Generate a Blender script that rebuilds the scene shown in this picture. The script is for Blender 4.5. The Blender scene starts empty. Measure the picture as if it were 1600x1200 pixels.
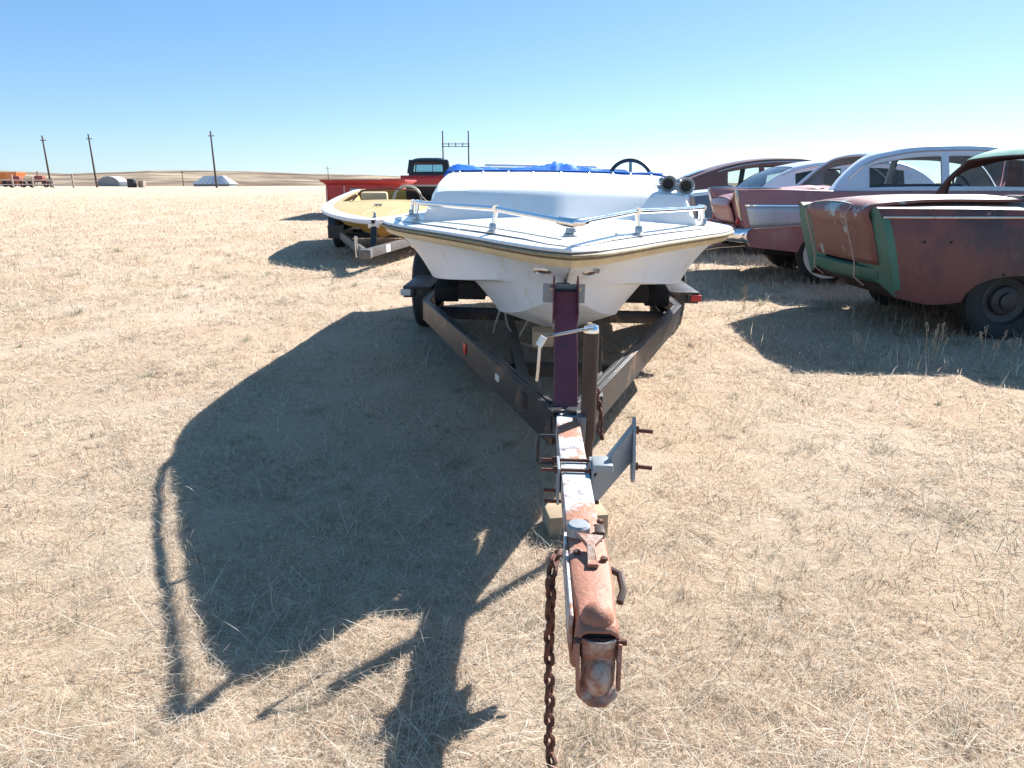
import bpy, bmesh, math, random
import numpy as np
from mathutils import Vector, Matrix
R = math.radians
random.seed(7); rng = np.random.default_rng(11)
S = bpy.context.scene
COL = S.collection

# ------------------------------------------------------------------ camera, sky, sun, exposure
CAM_H = 1.25
cd = bpy.data.cameras.new('camera'); cam = bpy.data.objects.new('camera', cd); COL.objects.link(cam)
cam.location = (0, 0, CAM_H); cam.rotation_euler = (R(90 - 15.7), 0, 0)
cd.sensor_width = 36; cd.lens = 25.2; cd.clip_start = 0.05; cd.clip_end = 20000
S.camera = cam
SUN_EL, SUN_AZ = 36.3, 42.2            # azimuth measured from +Y towards +X
W = bpy.data.worlds.new('World'); S.world = W; W.use_nodes = True
wn = W.node_tree; wn.nodes.clear()
sky = wn.nodes.new('ShaderNodeTexSky'); sky.sky_type = 'NISHITA'; sky.sun_disc = False
sky.sun_elevation = R(SUN_EL); sky.sun_rotation = R(SUN_AZ); sky.altitude = 1400
sky.air_density = 0.9; sky.dust_density = 0.5; sky.ozone_density = 1.0
bg = wn.nodes.new('ShaderNodeBackground'); bg.inputs[1].default_value = 0.066
wo = wn.nodes.new('ShaderNodeOutputWorld')
wb_ = wn.nodes.new('ShaderNodeMixRGB'); wb_.blend_type = 'MULTIPLY'; wb_.inputs[0].default_value = 1; wb_.inputs[2].default_value = (.62, .64, .74, 1)   # camera white balance on the whole sky
wn.links.new(sky.outputs[0], wb_.inputs[1]); 
ad_ = wn.nodes.new('ShaderNodeMixRGB'); ad_.blend_type = 'ADD'; ad_.inputs[0].default_value = 1; ad_.inputs[2].default_value = (.19, .99, 1.70, 1)   # even blue of the thin high air
wn.links.new(wb_.outputs[0], ad_.inputs[1]); wn.links.new(ad_.outputs[0], bg.inputs[0]); wn.links.new(bg.outputs[0], wo.inputs[0])
sl = bpy.data.lights.new('sun', 'SUN'); sl.energy = 5.0; sl.angle = R(0.5); sl.color = (1, .965, .92)
sun = bpy.data.objects.new('sun', sl); COL.objects.link(sun)
sun.rotation_euler = (R(90 - SUN_EL), 0, R(180 - SUN_AZ)); sun.location = (20, 20, 30)
S.view_settings.view_transform = 'Standard'; S.view_settings.look = 'None'
S.view_settings.exposure = 1.32; S.view_settings.gamma = 1

# ------------------------------------------------------------------ materials
def nodes(name):
    m = bpy.data.materials.new(name); m.use_nodes = True
    t = m.node_tree; return m, t, t.nodes['Principled BSDF']
def c4(c): return (c[0], c[1], c[2], 1)
def pm(name, base, rough=.6, metal=0., var=.12, scale=6., spots=(), bump=0., bscale=60., coat=0., stretch=(1, 1, 1)):
    """base colour with soft variation; spots = (colour, threshold, scale, softness) layers of wear"""
    m, t, p = nodes(name); N, Lk = t.nodes.new, t.links.new
    tc = N('ShaderNodeTexCoord'); mp = N('ShaderNodeMapping'); mp.inputs['Scale'].default_value = stretch
    Lk(tc.outputs['Object'], mp.inputs[0]); co = mp.outputs[0]
    nz = N('ShaderNodeTexNoise'); nz.inputs['Scale'].default_value = scale; nz.inputs['Detail'].default_value = 6; nz.inputs['Roughness'].default_value = .65
    Lk(co, nz.inputs[0])
    cr = N('ShaderNodeValToRGB'); e = cr.color_ramp.elements
    e[0].position = .3; e[1].position = .72
    e[0].color = c4([x * (1 - var) for x in base]); e[1].color = c4([min(1, x * (1 + var)) for x in base])
    Lk(nz.outputs[0], cr.inputs[0]); cur = cr.outputs[0]
    rgh = None
    for i, (col, th, sc, soft) in enumerate(spots):
        n2 = N('ShaderNodeTexNoise'); n2.inputs['Scale'].default_value = sc; n2.inputs['Detail'].default_value = 8; n2.inputs['Roughness'].default_value = .7
        mp2 = N('ShaderNodeMapping'); mp2.inputs['Location'].default_value = (3.1 * i + 1.7, 7.7 * i, 2.3 * i); Lk(co, mp2.inputs[0]); Lk(mp2.outputs[0], n2.inputs[0])
        mr = N('ShaderNodeMapRange'); mr.inputs[1].default_value = th; mr.inputs[2].default_value = th + soft; Lk(n2.outputs[0], mr.inputs[0])
        mx = N('ShaderNodeMixRGB'); mx.inputs[2].default_value = c4(col); Lk(mr.outputs[0], mx.inputs[0]); Lk(cur, mx.inputs[1]); cur = mx.outputs[0]
    Lk(cur, p.inputs['Base Color'])
    mr = N('ShaderNodeMapRange'); mr.inputs[3].default_value = max(.03, rough - .1); mr.inputs[4].default_value = min(1, rough + .1)
    Lk(nz.outputs[0], mr.inputs[0]); Lk(mr.outputs[0], p.inputs['Roughness'])
    p.inputs['Metallic'].default_value = metal; p.inputs['Coat Weight'].default_value = coat
    if bump:
        n3 = N('ShaderNodeTexNoise'); n3.inputs['Scale'].default_value = bscale; n3.inputs['Detail'].default_value = 5; Lk(co, n3.inputs[0])
        b = N('ShaderNodeBump'); b.inputs['Strength'].default_value = bump; b.inputs['Distance'].default_value = .01
        Lk(n3.outputs[0], b.inputs['Height']); Lk(b.outputs[0], p.inputs['Normal'])
    return m
def glass(name, tint=(.85, .93, .93), refl=.12):
    m = bpy.data.materials.new(name); m.use_nodes = True; t = m.node_tree; t.nodes.clear(); N = t.nodes.new
    tr = N('ShaderNodeBsdfTransparent'); tr.inputs[0].default_value = c4(tint)
    gl = N('ShaderNodeBsdfGlossy'); gl.inputs['Roughness'].default_value = .04
    fr = N('ShaderNodeFresnel'); fr.inputs[0].default_value = 1.5
    nz = N('ShaderNodeTexNoise'); nz.inputs['Scale'].default_value = 7; nz.inputs['Detail'].default_value = 5
    df = N('ShaderNodeBsdfDiffuse'); df.inputs[0].default_value = (.5, .47, .4, 1)
    mr = N('ShaderNodeMapRange'); mr.inputs[1].default_value = .4; mr.inputs[2].default_value = .8; mr.inputs[3].default_value = .02; mr.inputs[4].default_value = .14
    t.links.new(nz.outputs[0], mr.inputs[0])
    a = N('ShaderNodeMixShader'); b = N('ShaderNodeMixShader'); o = N('ShaderNodeOutputMaterial')
    t.links.new(fr.outputs[0], a.inputs[0]); t.links.new(tr.outputs[0], a.inputs[1]); t.links.new(gl.outputs[0], a.inputs[2])
    t.links.new(mr.outputs[0], b.inputs[0]); t.links.new(a.outputs[0], b.inputs[1]); t.links.new(df.outputs[0], b.inputs[2])
    t.links.new(b.outputs[0], o.inputs[0]); return m
RUST = (.20, .075, .035); DRUST = (.09, .035, .022); ORUST = (.36, .15, .08)
M = dict(
    gel=pm('white_gelcoat', (.78, .79, .79), .32, var=.03, scale=3, spots=[((.62, .58, .50), .58, 4, .25), ((.50, .45, .37), .66, 17, .06)], coat=.1, bump=.03, bscale=8),
    gelhull=pm('hull_gelcoat', (.67, .73, .80), .38, var=.04, scale=3, spots=[((.60, .59, .57), .60, 4, .2), ((.50, .46, .40), .58, 9, .16), ((.30, .24, .18), .70, 26, .05)], stretch=(1, 1, .35)),
    tanline=pm('tan_stripe', (.60, .49, .30), .45, var=.15, scale=8),
    rubdark=pm('rub_rail_rubber', (.10, .085, .06), .6, var=.3, scale=20),
    rubpale=pm('rub_rail_vinyl', (.62, .57, .42), .5, var=.15, scale=12),
    rope=pm('rub_rail_rope', (.30, .25, .15), .8, var=.35, scale=60),
    chrome=pm('chrome', (.78, .78, .80), .14, 1., var=.06, scale=20, spots=[((.35, .26, .18), .68, 18, .08)]),
    dullchrome=pm('dull_chrome', (.55, .54, .53), .33, 1., var=.15, scale=15, spots=[((.24, .13, .08), .58, 12, .12)]),
    alu=pm('galvanised_steel', (.20, .20, .20), .55, .3, var=.12, scale=9, spots=[((.26, .27, .29), .55, 10, .2)]),
    hornm=pm('horn_metal', (.30, .33, .35), .35, .6, var=.15, scale=20),
    black=pm('black_paint', (.022, .023, .027), .5, var=.3, scale=8, spots=[((.10, .06, .04), .60, 9, .12)]),
    railpaint=pm('worn_black_frame_paint', (.020, .021, .026), .42, var=.3, scale=5, spots=[((.17, .10, .065), .56, 6, .10), ((.26, .13, .07), .66, 14, .05)], bump=.15),
    maroon=pm('maroon_paint', (.135, .034, .052), .5, var=.25, scale=8, spots=[((.045, .03, .045), .56, 6, .15)], bump=.1),
    jackm=pm('jack_brown_steel', (.055, .036, .03), .5, .2, var=.3, scale=10, spots=[((.14, .075, .05), .6, 12, .12)]),
    tongue=pm('chipped_white_on_rust', (.52, .53, .55), .6, var=.12, scale=10, spots=[((.20, .19, .21), .56, 22, .03), ((.36, .16, .095), .50, 6.5, .06), ((.10, .05, .035), .60, 45, .03)], bump=.25, bscale=90),
    coupler=pm('coupler_rust', (.35, .15, .095), .65, .05, var=.2, scale=12, spots=[((.48, .36, .31), .55, 9, .12), ((.50, .46, .44), .66, 24, .04), ((.16, .065, .04), .60, 10, .1)], bump=.25, bscale=120),
    couplatch=pm('coupler_latch_worn', (.44, .34, .28), .6, .0, var=.2, scale=14, spots=[((.31, .12, .07), .44, 13, .1), ((.12, .05, .03), .66, 30, .05)], bump=.2, bscale=100),
    rust=pm('chain_rust', (.125, .045, .028), .75, .1, var=.4, scale=40, spots=[((.21, .09, .05), .58, 50, .1)], bump=.4, bscale=200),
    greymetal=pm('grey_paint_steel', (.27, .30, .32), .45, .1, var=.14, scale=8, spots=[((.42, .43, .44), .6, 14, .08), ((.15, .09, .06), .70, 20, .05)], bump=.1),
    wood=pm('weathered_board', (.42, .31, .20), .85, var=.22, scale=5, stretch=(1, 6, 6), bump=.4, bscale=25),
    tyre=pm('tyre_rubber', (.022, .022, .023), .75, var=.25, scale=10, spots=[((.075, .065, .05), .58, 7, .2)], bump=.2),
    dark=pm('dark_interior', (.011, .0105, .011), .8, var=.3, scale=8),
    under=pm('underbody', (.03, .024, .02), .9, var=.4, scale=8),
    blue=pm('blue_tarp', (.012, .135, .62), .42, var=.25, scale=9, bump=.4, bscale=40),
    bluepale=pm('light_blue_trim', (.12, .33, .72), .3, var=.1, scale=5),
    white=pm('white_vinyl', (.80, .79, .75), .5, var=.06, scale=6),
    red=pm('red_plastic', (.50, .018, .015), .35, var=.1, scale=10),
    amber=pm('white_lamp', (.62, .62, .60), .35, var=.1, scale=30),
    wheelblk=pm('steering_wheel_black', (.03, .03, .033), .45, var=.2, scale=10),
    rope2=pm('strap_webbing', (.34, .31, .25), .85, var=.2, scale=40),
    cord=pm('cord', (.50, .36, .30), .8, var=.2, scale=30),
    yellow=pm('yellow_gelcoat', (.60, .44, .19), .40, var=.06, scale=3, spots=[((.62, .50, .25), .62, 5, .2)]),
    yellowh=pm('yellow_hull', (.50, .31, .07), .4, var=.1, scale=3, spots=[((.30, .18, .05), .62, 5, .2)]),
    palewhite=pm('faded_white', (.74, .75, .78), .5, var=.05, scale=6),
    redbox=pm('red_truck_paint', (.42, .04, .035), .55, var=.14, scale=4, spots=[((.22, .045, .035), .58, 5, .2)]),
    pinkrail=pm('faded_red_paint', (.60, .30, .28), .6, var=.15, scale=5),
    cabblk=pm('dark_cab_paint', (.012, .020, .026), .35, var=.25, scale=5),
    carred=pm('oxide_primer', (.155, .052, .047), .48, var=.18, scale=2.2, spots=[((.055, .034, .042), .47, 1.9, .14), ((.20, .085, .065), .58, 3.1, .12), ((.34, .22, .18), .66, 9, .05), ((.06, .035, .03), .66, 22, .03)], bump=.05, stretch=(1, 1, .55)),
    lidred=pm('oxide_lid_paint', (.215, .085, .070), .48, var=.15, scale=3, spots=[((.36, .44, .45), .565, 3.4, .04), ((.13, .055, .045), .58, 5, .15), ((.05, .04, .04), .72, 24, .03)]),
    topred=pm('pale_deck_paint', (.42, .32, .29), .42, var=.14, scale=3, spots=[((.30, .15, .12), .55, 3, .2)], coat=.2),  # paler on hood and deck than the body sides
    cargreen=pm('faded_green_paint', (.040, .150, .115), .5, var=.22, scale=4, spots=[((.075, .06, .045), .58, 6, .12), ((.16, .26, .16), .66, 10, .08)]),
    mint=pm('mint_roof_paint', (.27, .47, .36), .45, var=.12, scale=3, spots=[((.40, .36, .30), .62, 4, .15)]),
    brownmetal=pm('brown_rusty_pillar', (.060, .030, .026), .6, var=.3, scale=6),
    pink=pm('faded_pink_paint', (.37, .165, .16), .42, var=.10, scale=2.5, spots=[((.44, .29, .27), .54, 3, .2), ((.20, .09, .07), .66, 11, .06)], coat=.1),
    bluepal=pm('pale_lining', (.55, .61, .68), .6, var=.15, scale=4),
    railgrey=pm('dull_grey_frame', (.115, .11, .105), .6, var=.25, scale=6, spots=[((.17, .10, .07), .58, 7, .1)]),
    paleroof=pm('pale_blue_roof', (.60, .66, .76), .35, var=.06, scale=3, coat=.3),
    silver=pm('anodised_panel', (.46, .49, .52), .4, .35, var=.12, scale=4, spots=[((.40, .13, .12), .70, 3, .08)]),
    brown=pm('brown_primer', (.165, .068, .055), .42, var=.2, scale=2, spots=[((.24, .15, .13), .6, 3, .2)], coat=.2),
    bluecar=pm('blue_grey_paint', (.10, .14, .19), .4, var=.2, scale=3),
    rim=pm('painted_rim', (.50, .50, .49), .4, .3, var=.2, scale=9, spots=[((.2, .1, .06), .62, 12, .1)]),
    rimdark=pm('dark_rim', (.05, .048, .047), .5, .3, var=.3, scale=9),
    whitewall=pm('whitewall', (.62, .61, .57), .7, var=.12, scale=12),
    poles=pm('weathered_pole', (.085, .065, .05), .9, var=.25, scale=2, stretch=(4, 4, .4)),
    fence=pm('fence_wood', (.30, .23, .18), .9, var=.3, scale=2),
    rail=pm('fence_rail_pale', (.62, .58, .53), .8, var=.15, scale=2),
    orange=pm('orange_paint', (.62, .22, .07), .6, var=.15, scale=.6),
    machred=pm('machinery_red', (.26, .07, .05), .6, var=.3, scale=1.5),
    steelwhite=pm('white_sheet_steel', (.62, .64, .67), .45, .1, var=.08, scale=1),
    steelgrey=pm('grey_sheet_steel', (.20, .23, .26), .5, .1, var=.12, scale=1),
    glass=glass('window_glass'), glasst=glass('tinted_glass', (.62, .80, .86)),
    weed=pm('dry_weed', (.36, .30, .22), .9, var=.25, scale=20),
)

# ------------------------------------------------------------------ helpers
class MB:
    def __init__(s): s.v = []; s.f = []
    def add(s, vs, fs):
        o = len(s.v); s.v += [tuple(float(c) for c in p) for p in vs]; s.f += [tuple(i + o for i in f) for f in fs]; return s
    def box(s, c, d, rot=None):
        hx, hy, hz = d[0] / 2, d[1] / 2, d[2] / 2
        P = [Vector((x, y, z)) for x in (-hx, hx) for y in (-hy, hy) for z in (-hz, hz)]
        if rot is not None: P = [rot @ p for p in P]
        c = Vector(c)
        return s.add([p + c for p in P], [(0, 1, 3, 2), (4, 6, 7, 5), (0, 4, 5, 1), (2, 3, 7, 6), (0, 2, 6, 4), (1, 5, 7, 3)])
    def beam(s, a, b, w, h, up=(0, 0, 1)):
        a, b = Vector(a), Vector(b); d = (b - a); L = d.length; d.normalize()
        up = Vector(up); sd = d.cross(up).normalized(); u = sd.cross(d).normalized()
        rot = Matrix((sd, d, u)).transposed()
        return s.box((a + b) / 2, (w, L, h), rot)
    def tube(s, pts, r, n=10, cap=True):
        pts = [Vector(p) for p in pts]; k = len(pts); rs = r if hasattr(r, '__len__') else [r] * k
        t0 = (pts[1] - pts[0]).normalized(); nx = t0.orthogonal().normalized(); vs = []
        for i, p in enumerate(pts):
            t = ((pts[min(i + 1, k - 1)] - pts[max(i - 1, 0)])).normalized()
            nx = (nx - t * nx.dot(t)); nx = nx.normalized() if nx.length > 1e-6 else t.orthogonal().normalized()
            b = t.cross(nx)
            for j in range(n):
                a = 2 * math.pi * j / n; vs.append(p + (nx * math.cos(a) + b * math.sin(a)) * rs[i])
        fs = [(i * n + j, i * n + (j + 1) % n, (i + 1) * n + (j + 1) % n, (i + 1) * n + j) for i in range(k - 1) for j in range(n)]
        if cap: fs += [tuple(range(n - 1, -1, -1)), tuple((k - 1) * n + j for j in range(n))]
        return s.add(vs, fs)
    def lathe(s, prof, o, axis=(0, 0, 1), n=32, cap=True):
        ax = Vector(axis).normalized(); e1 = ax.orthogonal().normalized(); e2 = ax.cross(e1); o = Vector(o); vs = []
        for (r, h) in prof:
            for j in range(n):
                a = 2 * math.pi * j / n; vs.append(o + ax * h + (e1 * math.cos(a) + e2 * math.sin(a)) * r)
        k = len(prof)
        fs = [(i * n + j, i * n + (j + 1) % n, (i + 1) * n + (j + 1) % n, (i + 1) * n + j) for i in range(k - 1) for j in range(n)]
        if cap: fs += [tuple(range(n - 1, -1, -1)), tuple((k - 1) * n + j for j in range(n))]
        return s.add(vs, fs)
    def grid(s, rows, closed=False):
        k = len(rows); n = len(rows[0]); vs = [p for r in rows for p in r]
        fs = [(i * n + j, i * n + (j + 1) % n, (i + 1) * n + (j + 1) % n, (i + 1) * n + j) for i in range(k - 1) for j in range(n if closed else n - 1)]
        return s.add(vs, fs)
    def poly(s, pts): return s.add(pts, [tuple(range(len(pts)))])
    def torus(s, c, R0, r, rot=None, n=28, m=10, a0=0, a1=360, sy=1.):
        c = Vector(c); full = abs(a1 - a0) >= 360
        k = n if full else n + 1; rows = []
        for i in range(k):
            a = R(a0 + (a1 - a0) * i / n); row = []
            for j in range(m):
                b = 2 * math.pi * j / m; q = Vector(((R0 + r * math.cos(b)) * math.cos(a), (R0 + r * math.cos(b)) * math.sin(a) * sy, r * math.sin(b)))
                if rot is not None: q = rot @ q
                row.append(q + c)
            rows.append(row)
        if full: rows.append(rows[0])
        return s.grid(rows, closed=True)
    def build(s, name, mat, parent=None, smooth=40, bevel=0., seg=2, solid=0., subs=0, merge=True):
        me = bpy.data.meshes.new(name); me.from_pydata(s.v, [], s.f)
        bm = bmesh.new(); bm.from_mesh(me)
        if merge: bmesh.ops.remove_doubles(bm, verts=bm.verts, dist=1e-5)
        bmesh.ops.recalc_face_normals(bm, faces=bm.faces)
        if bevel:
            es = [e for e in bm.edges if len(e.link_faces) == 2 and e.calc_face_angle(0) > R(35)]
            bmesh.ops.bevel(bm, geom=es, offset=bevel, segments=seg, affect='EDGES', profile=.6, clamp_overlap=True)
        if smooth:
            for e in bm.edges:
                e.smooth = not (len(e.link_faces) == 2 and e.calc_face_angle(0) > R(smooth))
            for f in bm.faces: f.smooth = True
        bm.to_mesh(me); bm.free(); me.materials.append(M[mat] if isinstance(mat, str) else mat)
        o = bpy.data.objects.new(name, me); COL.objects.link(o); o.parent = parent
        if subs: md = o.modifiers.new('sub', 'SUBSURF'); md.levels = md.render_levels = subs
        if solid: md = o.modifiers.new('solid', 'SOLIDIFY'); md.thickness = solid; md.offset = -1
        return o
def tag(o, label=None, cat=None, group=None, kind=None):
    if label: o['label'] = label
    if cat: o['category'] = cat
    if group: o['group'] = group
    if kind: o['kind'] = kind
    return o
def empty(name, loc, rot=(0, 0, 0)):
    o = bpy.data.objects.new(name, None); o.location = loc; o.rotation_euler = rot; o.empty_display_size = .2; COL.objects.link(o); return o
def copy_tree(o, parent=None):
    c = o.copy(); COL.objects.link(c); c.parent = parent
    for ch in list(o.children): copy_tree(ch, c)
    return c
def lerp(xs, ys): return lambda x: np.interp(x, xs, ys)
def smoothf(xs, ys):
    """monotone-ish cubic through the points"""
    xs = np.array(xs, float); ys = np.array(ys, float); d = np.gradient(ys, xs)
    sl_ = np.diff(ys) / np.diff(xs)
    for i in range(len(sl_)):
        if abs(sl_[i]) < 1e-9: d[i] = d[i + 1] = 0
    def f(x):
        i = int(np.clip(np.searchsorted(xs, x) - 1, 0, len(xs) - 2)); h = xs[i + 1] - xs[i]; t = min(1, max(0, (x - xs[i]) / h))
        return (2*t**3 - 3*t**2 + 1) * ys[i] + (t**3 - 2*t**2 + t) * h * d[i] + (-2*t**3 + 3*t**2) * ys[i + 1] + (t**3 - t**2) * h * d[i + 1]
    return f
def vnoise(x, y, seed=0):
    xi = np.floor(x).astype(np.int64); yi = np.floor(y).astype(np.int64); xf = x - xi; yf = y - yi
    def h(a, b):
        n = (a * 374761393 + b * 668265263 + seed * 1442695041) & 0x7fffffff
        n = ((n ^ (n >> 13)) * 1274126177) & 0x7fffffff
        return ((n ^ (n >> 16)) & 0xffff) / 65535.
    u = xf * xf * (3 - 2 * xf); v = yf * yf * (3 - 2 * yf)
    return (h(xi, yi) * (1 - u) + h(xi + 1, yi) * u) * (1 - v) + (h(xi, yi + 1) * (1 - u) + h(xi + 1, yi + 1) * u) * v
def fbm(x, y, seed=0, o=4):
    a = 0; w = .5; t = 0
    for k in range(o): a = a + w * vnoise(x * 2**k, y * 2**k, seed + k * 17); t += w; w *= .5
    return a / t

# ------------------------------------------------------------------ ground, hills
def base_z(x, y):
    x = np.asarray(x, float); y = np.asarray(y, float)
    t = np.clip((y - 4.6) / 38, 0, 1)
    return .62 * (1 - (1 - t) ** 1.55) * .85
def ground_z(x, y):
    z = base_z(x, y); d = np.sqrt(np.asarray(x, float)**2 + np.asarray(y, float)**2)
    z = z + (fbm(np.asarray(x) * 1.3, np.asarray(y) * 1.3, 3) - .5) * .035 * np.clip(d / 3, .3, 1)
    z = z + (fbm(np.asarray(x) * 9, np.asarray(y) * 9, 5, 3) - .5) * .030 * np.clip(1.6 - d / 9, 0, 1)
    z = z + (fbm(np.asarray(x) * .06, np.asarray(y) * .06, 9) - .5) * .35 * np.clip((d - 14) / 50, 0, 1)
    z = z - np.clip((d - 160) / 400, 0, 1) * 2.2
    return z
def np_mesh(name, V, F, mat, col=None, smooth=True):
    me = bpy.data.meshes.new(name); F = np.asarray(F)
    me.vertices.add(len(V)); me.vertices.foreach_set('co', np.asarray(V, np.float32).ravel())
    k = F.shape[1]; me.loops.add(F.size); me.loops.foreach_set('vertex_index', F.astype(np.int32).ravel())
    me.polygons.add(len(F)); me.polygons.foreach_set('loop_start', np.arange(0, F.size, k, dtype=np.int32))
    me.polygons.foreach_set('use_smooth', np.full(len(F), smooth, dtype=bool))
    if col is not None:
        a = me.color_attributes.new('Col', 'FLOAT_COLOR', 'POINT'); a.data.foreach_set('color', np.asarray(col, np.float32).ravel())
    me.update(calc_edges=True); me.validate(); me.materials.append(mat)
    o = bpy.data.objects.new(name, me); COL.objects.link(o); return o
def soil_mat():
    m, t, p = nodes('dry_prairie_soil'); N, Lk = t.nodes.new, t.links.new
    tc = N('ShaderNodeTexCoord')
    def nz(sc, det=6, rg=.65, st=(1, 1, 1)):
        mp = N('ShaderNodeMapping'); mp.inputs['Scale'].default_value = st; Lk(tc.outputs['Object'], mp.inputs[0])
        n = N('ShaderNodeTexNoise'); n.inputs['Scale'].default_value = sc; n.inputs['Detail'].default_value = det; n.inputs['Roughness'].default_value = rg; Lk(mp.outputs[0], n.inputs[0]); return n.outputs[0]
    def ramp(src, stops):
        r = N('ShaderNodeValToRGB'); e = r.color_ramp.elements
        while len(e) < len(stops): e.new(.5)
        for q, (po, c) in zip(e, stops): q.position = po; q.color = c4(c)
        Lk(src, r.inputs[0]); return r.outputs[0]
    def mix(fac, a, b, mode='MIX'):
        x = N('ShaderNodeMixRGB'); x.blend_type = mode
        if isinstance(fac, float): x.inputs[0].default_value = fac
        else: Lk(fac, x.inputs[0])
        Lk(a, x.inputs[1]); Lk(b, x.inputs[2]); return x.outputs[0]
    big = ramp(nz(.35, 8), [(.25, (.44, .335, .24)), (.5, (.54, .425, .315)), (.75, (.62, .515, .395))])
    fine = ramp(nz(38, 8, .75), [(.28, (.20, .155, .12)), (.42, (.54, .42, .315)), (.62, (.66, .54, .42)), (.8, (.74, .64, .52))])
    c = mix(.55, big, fine)
    reddish = ramp(nz(.6, 5), [(.55, (0, 0, 0)), (.72, (1, 1, 1))])
    rc = N('ShaderNodeRGB'); rc.outputs[0].default_value = (.47, .32, .25, 1)
    f = N('ShaderNodeMath'); f.operation = 'MULTIPLY'; f.inputs[1].default_value = .45; Lk(reddish, f.inputs[0])
    c = mix(f.outputs[0], c, rc.outputs[0])
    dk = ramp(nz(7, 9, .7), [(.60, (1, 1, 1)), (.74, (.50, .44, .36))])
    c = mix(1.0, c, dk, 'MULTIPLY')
    sp_ = ramp(nz(21, 7, .7, (1, .55, 1)), [(.60, (1, 1, 1)), (.70, (.46, .38, .31))]); c = mix(1.0, c, sp_, 'MULTIPLY')  # dark specks: debris plus the shade in cracks between clumps, painted in
    br = ramp(nz(.9, 6, .6), [(.35, (1.0, .94, .86)), (.65, (1, 1, 1))]); c = mix(1.0, c, br, 'MULTIPLY')
    Lk(c, p.inputs['Base Color']); p.inputs['Roughness'].default_value = .95; p.inputs['Specular IOR Level'].default_value = .1
    b = N('ShaderNodeBump'); b.inputs['Strength'].default_value = .9; b.inputs['Distance'].default_value = .02; Lk(nz(55, 8, .75), b.inputs['Height'])
    b2 = N('ShaderNodeBump'); b2.inputs['Strength'].default_value = .6; b2.inputs['Distance'].default_value = .06; Lk(nz(3.5, 9, .75), b2.inputs['Height'])
    Lk(b2.outputs[0], b.inputs['Normal']); Lk(b.outputs[0], p.inputs['Normal'])
    return m
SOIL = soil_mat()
n = 520; u = np.linspace(-1, 1, n)
gx = np.sinh(u * 8.4) * 1.55; gx *= 5200 / gx.max()
gy = np.sinh(np.linspace(-.62, 1, n) * 8.4); gy *= 5200 / gy.max()
X, Y = np.meshgrid(gx, gy + 1.5); Z = ground_z(X, Y)
V = np.stack([X.ravel(), Y.ravel(), Z.ravel()], 1); ii = np.arange(n * n).reshape(n, n)
F = np.stack([ii[:-1, :-1].ravel(), ii[:-1, 1:].ravel(), ii[1:, 1:].ravel(), ii[1:, :-1].ravel()], 1)
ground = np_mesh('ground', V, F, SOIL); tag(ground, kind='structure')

def hill_mat():
    m, t, p = nodes('dry_hills'); N, Lk = t.nodes.new, t.links.new
    tc = N('ShaderNodeTexCoord'); nz = N('ShaderNodeTexNoise'); nz.inputs['Scale'].default_value = .011; nz.inputs['Detail'].default_value = 9; nz.inputs['Roughness'].default_value = .65
    Lk(tc.outputs['Object'], nz.inputs[0]); r = N('ShaderNodeValToRGB'); e = r.color_ramp.elements; e.new(.5)
    for q, (po, c) in zip(e, [(.36, (.095, .068, .055)), (.5, (.23, .18, .135)), (.62, (.40, .33, .24))]): q.position = po; q.color = c4(c)
    Lk(nz.outputs[0], r.inputs[0]); Lk(r.outputs[0], p.inputs['Base Color']); p.inputs['Roughness'].default_value = 1; p.inputs['Specular IOR Level'].default_value = 0
    return m
HILL = hill_mat()
ang = np.radians(np.linspace(-75, 75, 420)); rad = np.linspace(380, 1500, 60)
A, Q = np.meshgrid(ang, rad)
hx, hy = np.sin(A) * Q, np.cos(A) * Q
prof = np.interp(np.degrees(ang), [-75, -40, -36, -31, -26, -20, -15, -11, -8, -4, 0, 10, 75], [13, 12.5, 13.5, 10.5, 14, 12.5, 10, 9, 8, 5, 3, 1.5, 1])
env = np.clip((Q - 380) / 420, 0, 1) ** 1.2 * np.clip((1550 - Q) / 500, 0, 1)
hz = -2.6 + (prof[None, :] + 2.6) * env * (.80 + .40 * fbm(hx * .006, hy * .006, 21, 5)) - (fbm(hx * .02, hy * .02, 31, 4)) * 2.0 * env
V = np.stack([hx.ravel(), hy.ravel(), hz.ravel()], 1); a_, b_ = A.shape; ii = np.arange(a_ * b_).reshape(a_, b_)
F = np.stack([ii[:-1, :-1].ravel(), ii[:-1, 1:].ravel(), ii[1:, 1:].ravel(), ii[1:, :-1].ravel()], 1)
tag(np_mesh('hills', V, F, HILL), kind='structure')

# ------------------------------------------------------------------ main boat and trailer share one lean (soft ground under the right wheel)
AX = (.112, 0, 0); AXT = (.098, 0, 0); ROT = (0, R(.95), R(-1.87))
def half(ring):      # mirror a half ring given as points with x>=0 ordered keel -> sheer into a full open ring
    return [(-x, y, z) for (x, y, z) in reversed(ring)] + [p for p in ring if p[0] > 1e-6]

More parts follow.
